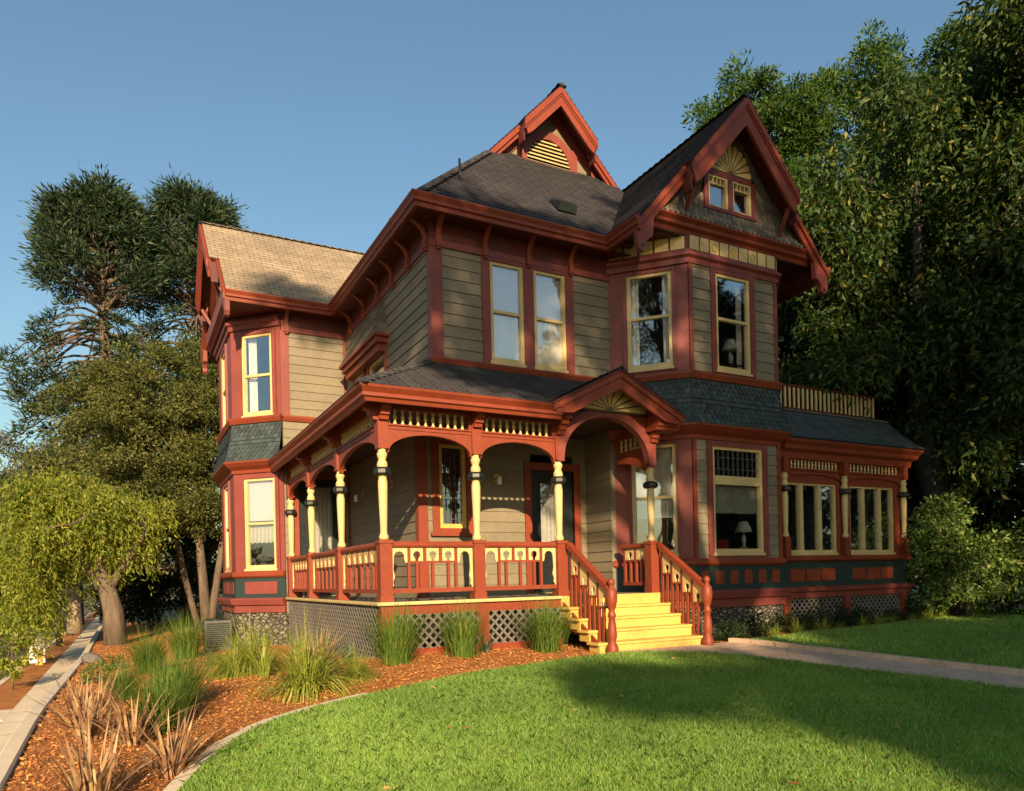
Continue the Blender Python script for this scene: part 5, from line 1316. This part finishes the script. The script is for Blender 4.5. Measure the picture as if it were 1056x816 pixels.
# pale-trunked dense tree at the left behind the bay
tb = (-.85, 17.6, -1.4)
dense(11, 'dense_evergreen', tb, [(-2.2, 19.0, 7.6, 2.3, 2.4, 2.2), (-.6, 18.4, 6.3, 1.6, 1.9, 2.2), (-4.0, 20.2, 6.0, 1.7, 1.9, 1.5), (-2.6, 18.6, 4.9, 2.2, 1.9, 1.7), (-.9, 17.6, 4.0, 1.2, 1.4, 1.5), (-3.4, 19.4, 8.2, 1.2, 1.3, 1.2), (-.2, 18.3, 8.3, 1.1, 1.3, 1.3), (.6, 18.2, 7.0, 1.5, 1.5, 2.0), (-2.2, 17.9, 3.2, 1.7, 1.1, 1.3), (-.3, 17.2, 2.9, .9, .9, 1.0), (-4.0, 19.0, 3.4, 1.5, 1.2, 1.4)], 1000, 130, .44, .11, .055,
      'dense olive evergreen with pale forked trunks beside the left bay', 'lf_dense',
      trunks=[([tb, (-.95, 17.7, .6), (-1.1, 18.0, 3.2)], [.20, .16, .11]), ([(-.75, 17.6, -1.2), (-.5, 17.6, .4), (-.15, 17.9, 2.6)], [.17, .13, .09]), ([(-1.1, 17.7, -1.2), (-1.5, 18.1, .5), (-2.0, 18.6, 3.6)], [.15, .12, .08])], nl=8, bark='bark')
dense(12, 'background_tree', (-5.6, 29.5, -1.8), [(-6.0, 29.6, 5.4, 2.2, 2.2, 2.4), (-7.6, 30.5, 3.4, 2.2, 2, 2.4), (-4.2, 28.4, 4.6, 2.4, 2, 2.9)], 420, 46, .55, .20, .09, 'rounded green tree beyond the weeping tree', 'lf_dense', group='background trees at the left')
dense(13, 'background_tree', (-8.9, 38, -2.1), [(-8.8, 37.4, 7.4, 1.7, 1.7, 2.0), (-10, 38, 4.4, 2.2, 2.0, 3.0)], 190, 30, .6, .2, .08, 'sparse greyish tree at the far left edge', 'lf_far', group='background trees at the left')
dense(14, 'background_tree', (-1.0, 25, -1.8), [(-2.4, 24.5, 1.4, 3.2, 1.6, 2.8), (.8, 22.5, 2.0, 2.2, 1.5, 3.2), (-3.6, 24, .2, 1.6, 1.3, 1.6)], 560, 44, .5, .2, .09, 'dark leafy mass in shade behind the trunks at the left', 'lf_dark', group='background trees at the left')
dense(15, 'background_tree', (-14, 46, -2.2), [(-13, 46, 2.2, 5, 3, 3.6), (-20, 50, 2, 6, 3, 4)], 420, 36, .8, .3, .12, 'hazy tree line across the street at the left edge', 'lf_far', group='background trees at the left')

# weeping tree over the sidewalk
rng = np.random.default_rng(21); wb = (-3.75, 15.3, zg(-3.75, 15.3)-.1)
cs, d = blob_subs(rng, lobes(rng, [(-4.7, 15.7, 2.5, 2.1, 2.0, 1.3), (-6.1, 16.5, 1.9, 1.6, 1.5, 1.1), (-3.6, 15.3, 2.5, 1.2, 1.3, 1.0), (-4.8, 15.6, 3.3, 1.3, 1.2, .7)], 7), 430, .6)
cs = cs[cs[:, 2] > .9]
v1 = strands(rng, cs, 6, 1.25, .06, .17, .042, .35)
cs2, d = blob_subs(rng, [(-6.0, 15.9, .6, 1.0, 1.2, 1.1), (-6.7, 16.2, 1.1, .9, 1.0, 1.1)], 110, .5)
v2 = strands(rng, cs2, 6, 1.3, .06, .17, .042, .3)
trunk = [([wb, (-3.8, 15.3, -.4), (-4.0, 15.35, .5), (-4.25, 15.5, 1.6)], [.36, .30, .25, .17]), ([(-3.9, 15.3, .1), (-4.6, 15.5, 1.1), (-5.4, 16.0, 1.9)], [.18, .14, .08]), ([(-3.9, 15.3, .3), (-3.3, 15.1, 1.3), (-2.8, 15.0, 2.2)], [.16, .12, .07])]
limbs = [limb_to(rng, trunk[k % 3][0][-1], c, .06, .015, .12) for k, c in enumerate(cs[rng.choice(len(cs), 24, False)])]
tree('weeping_tree', wb, 'yellow green weeping tree with thick trunk hanging over the sidewalk', trunk, limbs, np.concatenate([v1, v2]), 'bark', 'lf_weep')
dense(22, 'sapling', (-5.95, 10.6, WALK_Z), [(-5.95, 10.6, -1.15, .38, .38, .75)], 46, 22, .16, .13, .05, 'young street sapling in the parkway strip', 'lf_weep', bark='bark', trunks=[([(-5.95, 10.6, WALK_Z-.1), (-5.95, 10.6, -1.0)], [.025, .015])], nl=10)
for i, v in enumerate((26, 34, 46)):
    dense(23+i, 'street_tree', (-6.0, v, WALK_Z), [(-6.0, v, 2.2, 1.8, 1.8, 1.7)], 120, 34, .45, .2, .09, ['street tree with dark trunk by the sidewalk, nearest of the row', 'second street tree along the sidewalk', 'street tree farthest down the sidewalk'][i], 'lf_weep', bark='dkbark', trunks=[([(-6.0, v, WALK_Z-.1), (-6.0, v, .8)], [.13, .10])], group='street trees along the sidewalk')

# right hand trees
RG = 'tall trees crowding the right side of the house'
dense(31, 'feathery_tree', (19.5, 8.5, -1.0), [(17.4, 8.0, 13.6, 2.2, 2.4, 2.6), (20.0, 6.6, 15.6, 2.7, 2.4, 3.2), (16.5, 8.4, 15.0, 1.2, 1.4, 1.4), (15.9, 8.5, 16.3, .8, 1, 1.0), (17.0, 8.0, 17.1, 1.2, 1.2, 1.1), (22.6, 5.4, 15.6, 2.8, 2.4, 3.2), (18.3, 7.6, 16.8, 1.8, 1.8, 1.5), (18.5, 8.0, 10.2, 3.0, 2.4, 2.6), (22.6, 5.2, 10.6, 3.0, 2.4, 3.0), (20.8, 5.6, 18.0, 1.4, 1.3, 1.3), (23.5, 4.4, 18, 1.8, 1.6, 1.6), (25.5, 3.6, 15, 2.6, 2.2, 4)], 1500, 130, .52, .17, .06,
      'tall feathery bright green tree rising behind the right gable', 'lf_jac', bark='dkbark', trunks=[([(19.5, 8.5, -1.0), (19.3, 8.3, 5), (18.8, 8.0, 9)], [.45, .36, .24]), ([(19.3, 8.3, 4), (20.6, 7, 9), (21.5, 6, 12)], [.3, .2, .12])], group=RG, fill=.45, nl=60)
rng = np.random.default_rng(32)
cs, d = blob_subs(rng, lobes(rng, [(14.4, .1, 10.4, 2.0, 1.6, 2.0), (12.3, .9, 8.6, 1.35, 1.3, 1.8), (15.6, -.4, 8.0, 2.0, 1.6, 2.6), (13.2, 1.5, 6.4, 1.8, 1.4, 1.7), (15.2, -.9, 12.2, 1.4, 1.3, 1.2), (12.9, 2.4, 4.7, 1.1, 1.0, .9), (16.2, .3, 5.0, 1.6, 1.4, 1.6), (14.6, -.3, 6.4, 1.2, .7, 1.5), (15.3, -.5, 3.6, .9, .5, .8)], 6), 1050, .45)
v1 = strands(rng, cs, 4, .75, .085, .20, .066, .5)
v2 = clump_leaves(rng, cs, 30, .45, .17, .065, .5, .7)
tr = [([(15.7, .45, -1.1), (15.55, .5, 1.2), (15.05, .75, 3.4), (14.85, .8, 5.2)], [.42, .36, .34, .22]), ([(14.85, .8, 5.0), (14.2, .3, 7.5), (13.8, .0, 9.8)], [.18, .13, .07]), ([(15.0, .75, 4.6), (15.6, -.2, 7.0), (15.4, -.6, 11.0)], [.18, .12, .06]), ([(14.85, .8, 5.2), (13.2, 1.1, 6.8), (12.2, .9, 8.6)], [.12, .09, .04])]
limbs = [limb_to(rng, tr[1+k % 3][0][-1], c, .05, .012, .05) for k, c in enumerate(cs[rng.choice(len(cs), 18, False)])]
tree('drooping_tree', (15.7, .45, -1.1), 'tree with hanging yellow tipped leaves and rough leaning trunk beside the sun room', tr, [], np.concatenate([v1, v2]), 'dkbark', 'lf_vine', RG)
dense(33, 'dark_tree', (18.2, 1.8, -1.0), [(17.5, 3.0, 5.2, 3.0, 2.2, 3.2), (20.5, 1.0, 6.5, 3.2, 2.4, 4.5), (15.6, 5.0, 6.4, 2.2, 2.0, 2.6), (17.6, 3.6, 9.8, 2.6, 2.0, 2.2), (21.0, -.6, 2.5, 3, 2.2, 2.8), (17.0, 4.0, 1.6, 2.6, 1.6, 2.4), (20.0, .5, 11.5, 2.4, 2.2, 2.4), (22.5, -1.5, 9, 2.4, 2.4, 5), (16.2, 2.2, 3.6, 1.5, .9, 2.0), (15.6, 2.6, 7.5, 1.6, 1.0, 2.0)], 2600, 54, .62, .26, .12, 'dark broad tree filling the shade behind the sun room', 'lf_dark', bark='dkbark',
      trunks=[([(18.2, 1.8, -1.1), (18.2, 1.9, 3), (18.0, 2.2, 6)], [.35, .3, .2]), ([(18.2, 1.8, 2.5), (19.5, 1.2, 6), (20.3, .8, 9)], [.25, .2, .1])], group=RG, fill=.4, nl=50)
dense(34, 'shade_tree', (16.6, -2.3, -1.05), [(15.3, -2.2, 9.6, 1.8, 1.6, 2.6), (15.2, -2.6, 6.6, 1.7, 1.3, 2.4), (14.6, -2.6, 12.4, 1.6, 1.5, 1.3)], 330, 46, .5, .2, .08, 'dark leafed tree crowding the upper right edge of the photo', 'lf_vine', bark='dkbark',
      trunks=[([(16.6, -2.3, -1.1), (16.6, -2.3, 5), (16, -2.3, 10)], [.34, .28, .14])], group=RG, fill=.4, droop=.5)
dense(35, 'flowering_shrub', (15.0, -.3, -1.0), [(15.0, -.35, .35, 1.15, .9, 1.15), (14.3, -.0, 1.3, .55, .6, .95), (15.9, -.7, .5, .7, .7, .95), (14.2, 0.1, .0, .7, .6, .8)], 300, 34, .26, .13, .055, 'pale flecked leafy bush glowing in the sun right of the sun room', 'lf_bush', bark='bark', trunks=[([(15.0, -.3, -1.1), (15.0, -.3, .2)], [.06, .04])], nl=14, cat='shrub')
dense(36, 'background_shrub', (19, .8, -1), [(17.6, .9, .2, 1.6, 1.0, 1.6), (20.2, .2, .4, 2.0, 1.2, 1.8), (23, -.6, .6, 2.2, 1.4, 2)], 300, 40, .4, .16, .07, 'dark shrub mass at the right behind the pale bush', 'lf_dark', bark='bark', nl=12, trunks=[([(19, .8, -1.1), (19, .8, .3)], [.08, .05])], cat='shrub')
# trees behind the camera, across the lawn: they shade the upper storey and the right lawn
SG = 'trees standing in the front garden behind the camera'
def at_l(a, l): return (.94*a+.34*l, -.34*a+.94*l)
def shade(seed, a, l, z, blobs, nsub, label, leaf='lf_dense', rad=.6, nleaf=34):
    base = (*at_l(a, l), -1.6)
    bl = [(*at_l(A, l+D), Z_, r0, r0, r1) for A, D, Z_, r0, r1 in blobs]
    dense(seed, 'garden_tree', base, bl, nsub, nleaf, rad, .26, .12, label, leaf, bark='dkbark', trunks=[([base, (base[0], base[1], z)], [.4, .25])], group=SG, nl=30, fill=.3)
shade(41, 7.0, -25, 9, [(5.0, 0, 16.4, 2.4, 2.0), (9.0, 0, 15.2, 2.8, 2.8), (1.9, .5, 16.2, 1.9, 1.6), (2.6, 0, 13.7, 2.0, 1.1), (5.0, 0, 13.9, 2.0, 1.3), (.2, 0, 16.6, 1.2, 1.5), (-.5, 0, 18.0, .9, .7), (-2.0, 0, 18.8, 1.0, .6), (12.5, 1, 15.6, 2.6, 2.4), (7, 0, 18.5, 2.2, 1.6)], 860, 'tall tree across the lawn whose crown shades the upper storey', rad=.55, nleaf=34)
shade(42, 11.5, -24, 6, [(9.4, 0, 11.6, 2.0, 1.8), (11.6, 0, 10.8, 1.7, 2.4), (17.6, .5, 10.5, 2.2, 2.6), (11.2, .5, 8.4, 2.0, 1.4), (11, 0, 13.4, 2.1, 1.4), (8.4, 0, 13.5, 1.7, 1.3), (10.8, 0, 15.2, 2.0, 1.2)], 1150, 'broad tree across the lawn whose crown shades the sun room', rad=.55, nleaf=34)
shade(43, 7.0, -38, 9.0, [(5.3, 0, 11.1, 1.7, 1.6), (8.0, 0, 12.1, 2.1, 2.1), (11, 0, 12.5, 2.3, 2.3), (3.2, -.3, 11.9, .9, .6), (14, .2, 12.5, 2.4, 2.4), (17.5, .2, 12.9, 2.4, 3)], 1300, 'spreading tree farthest back, its crown shades the right part of the lawn', rad=.5, nleaf=36)
shade(44, 16.0, -27, 9, [(14.6, 0, 15.2, 1.9, 2.0), (17.5, .5, 15.0, 2.4, 3.2), (20.5, 0, 15.5, 2.2, 3.2), (16.0, 0, 18.2, 1.9, 1.5)], 620, 'tall tree across the lawn whose crown shades the trees right of the house', rad=.55, nleaf=30)
for i, (u, v) in enumerate(((23, -23), (30, -18), (36, -12), (26.5, -20.5))):
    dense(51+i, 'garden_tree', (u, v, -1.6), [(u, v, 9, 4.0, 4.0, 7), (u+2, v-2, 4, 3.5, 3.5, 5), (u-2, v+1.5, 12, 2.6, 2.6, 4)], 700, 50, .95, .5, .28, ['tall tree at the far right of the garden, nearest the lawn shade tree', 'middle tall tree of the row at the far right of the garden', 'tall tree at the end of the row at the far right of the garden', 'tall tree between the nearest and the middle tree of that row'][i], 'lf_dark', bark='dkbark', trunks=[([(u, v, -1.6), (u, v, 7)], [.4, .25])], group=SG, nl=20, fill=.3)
dense(54, 'garden_tree', (-32, -27.5, -2.2), [(-32, -27.5, 23, 5, 5, 5.5), (-29, -31, 19, 3.4, 3.4, 3.4)], 260, 36, .7, .3, .15, 'tall bare stemmed tree across the street, left of the camera', 'lf_dense', bark='dkbark', trunks=[([(-32, -27.5, -2.2), (-32, -27.5, 19)], [.5, .28])], group=SG, nl=20, fill=.3)

# a far belt of woods round the neighbourhood: nobody could count it
rng = np.random.default_rng(77); nb = 900
ang = rng.random(nb)*2*math.pi; rad = rng.uniform(120, 230, nb); hgt = rng.uniform(5, 11, nb)
cs = np.column_stack([np.cos(ang)*rad, np.sin(ang)*rad, -2+hgt*rng.random(nb)**.6])
keep = ~((np.abs(cs[:, 0]+11) < 9)); cs = cs[keep]
o = link('far_woods', np_mesh('far_woods', clump_leaves(rng, cs, 44, 4.2, 1.9, 1.1, .1, .75), 4, 'lf_far')); tag(o, kind='stuff')
# ------------------------------------------------------------------ camera, sun, sky
cam = bpy.data.cameras.new('camera'); co = bpy.data.objects.new('camera', cam); COL.objects.link(co); SC.camera = co
cam.sensor_width = 36; cam.lens = 751/1056*36; cam.shift_y = (596.7-408)/1056; cam.clip_end = 12000; cam.clip_start = .1
co.matrix_world = Matrix.Translation((-3.51, -10.936, .333)) @ Matrix.Rotation(R(-28.1), 4, 'Z') @ Matrix.Rotation(R(90), 4, 'X') @ Matrix.Rotation(-math.atan(.0232), 4, 'Z')
EL, AZ = R(SUN_EL), R(SUN_AZ)
sd = Vector((math.sin(AZ)*math.cos(EL), math.cos(AZ)*math.cos(EL), math.sin(EL)))
sl_ = bpy.data.lights.new('sun', 'SUN'); sl_.energy = SUN_E; sl_.angle = R(.53); sl_.color = SUN_C
so = bpy.data.objects.new('sun', sl_); COL.objects.link(so); so.rotation_euler = (-sd).to_track_quat('-Z', 'Y').to_euler(); so.location = (-10, -30, 20)
wd = bpy.data.worlds.new('World'); SC.world = wd; wd.use_nodes = True; nt = wd.node_tree
bg = nt.nodes.get('Background') or nt.nodes.new('ShaderNodeBackground')
sky = nt.nodes.new('ShaderNodeTexSky'); sky.sky_type = 'NISHITA'; sky.sun_disc = False; sky.sun_elevation = EL; sky.sun_rotation = AZ
sky.air_density = SKY_AIR; sky.dust_density = SKY_DUST; sky.ozone_density = SKY_OZ; sky.altitude = 100
tn = nt.nodes.new('ShaderNodeMix'); tn.data_type = 'RGBA'; tn.blend_type = 'MULTIPLY'; tn.inputs[0].default_value = 1; tn.inputs[7].default_value = (.90, 1.03, 1.06, 1)
nt.links.new(sky.outputs[0], tn.inputs[6]); nt.links.new(tn.outputs[2], bg.inputs[0]); bg.inputs[1].default_value = SKY_S
wo = nt.nodes.get('World Output') or nt.nodes.new('ShaderNodeOutputWorld'); nt.links.new(bg.outputs[0], wo.inputs[0])
vs = SC.view_settings; vs.view_transform = 'Standard'; vs.look = 'None'; vs.gamma = 1; vs.exposure = EXPO; vs.use_curve_mapping = False
SC.cycles.max_bounces = 8; SC.cycles.transparent_max_bounces = 24; SC.cycles.use_denoising = True
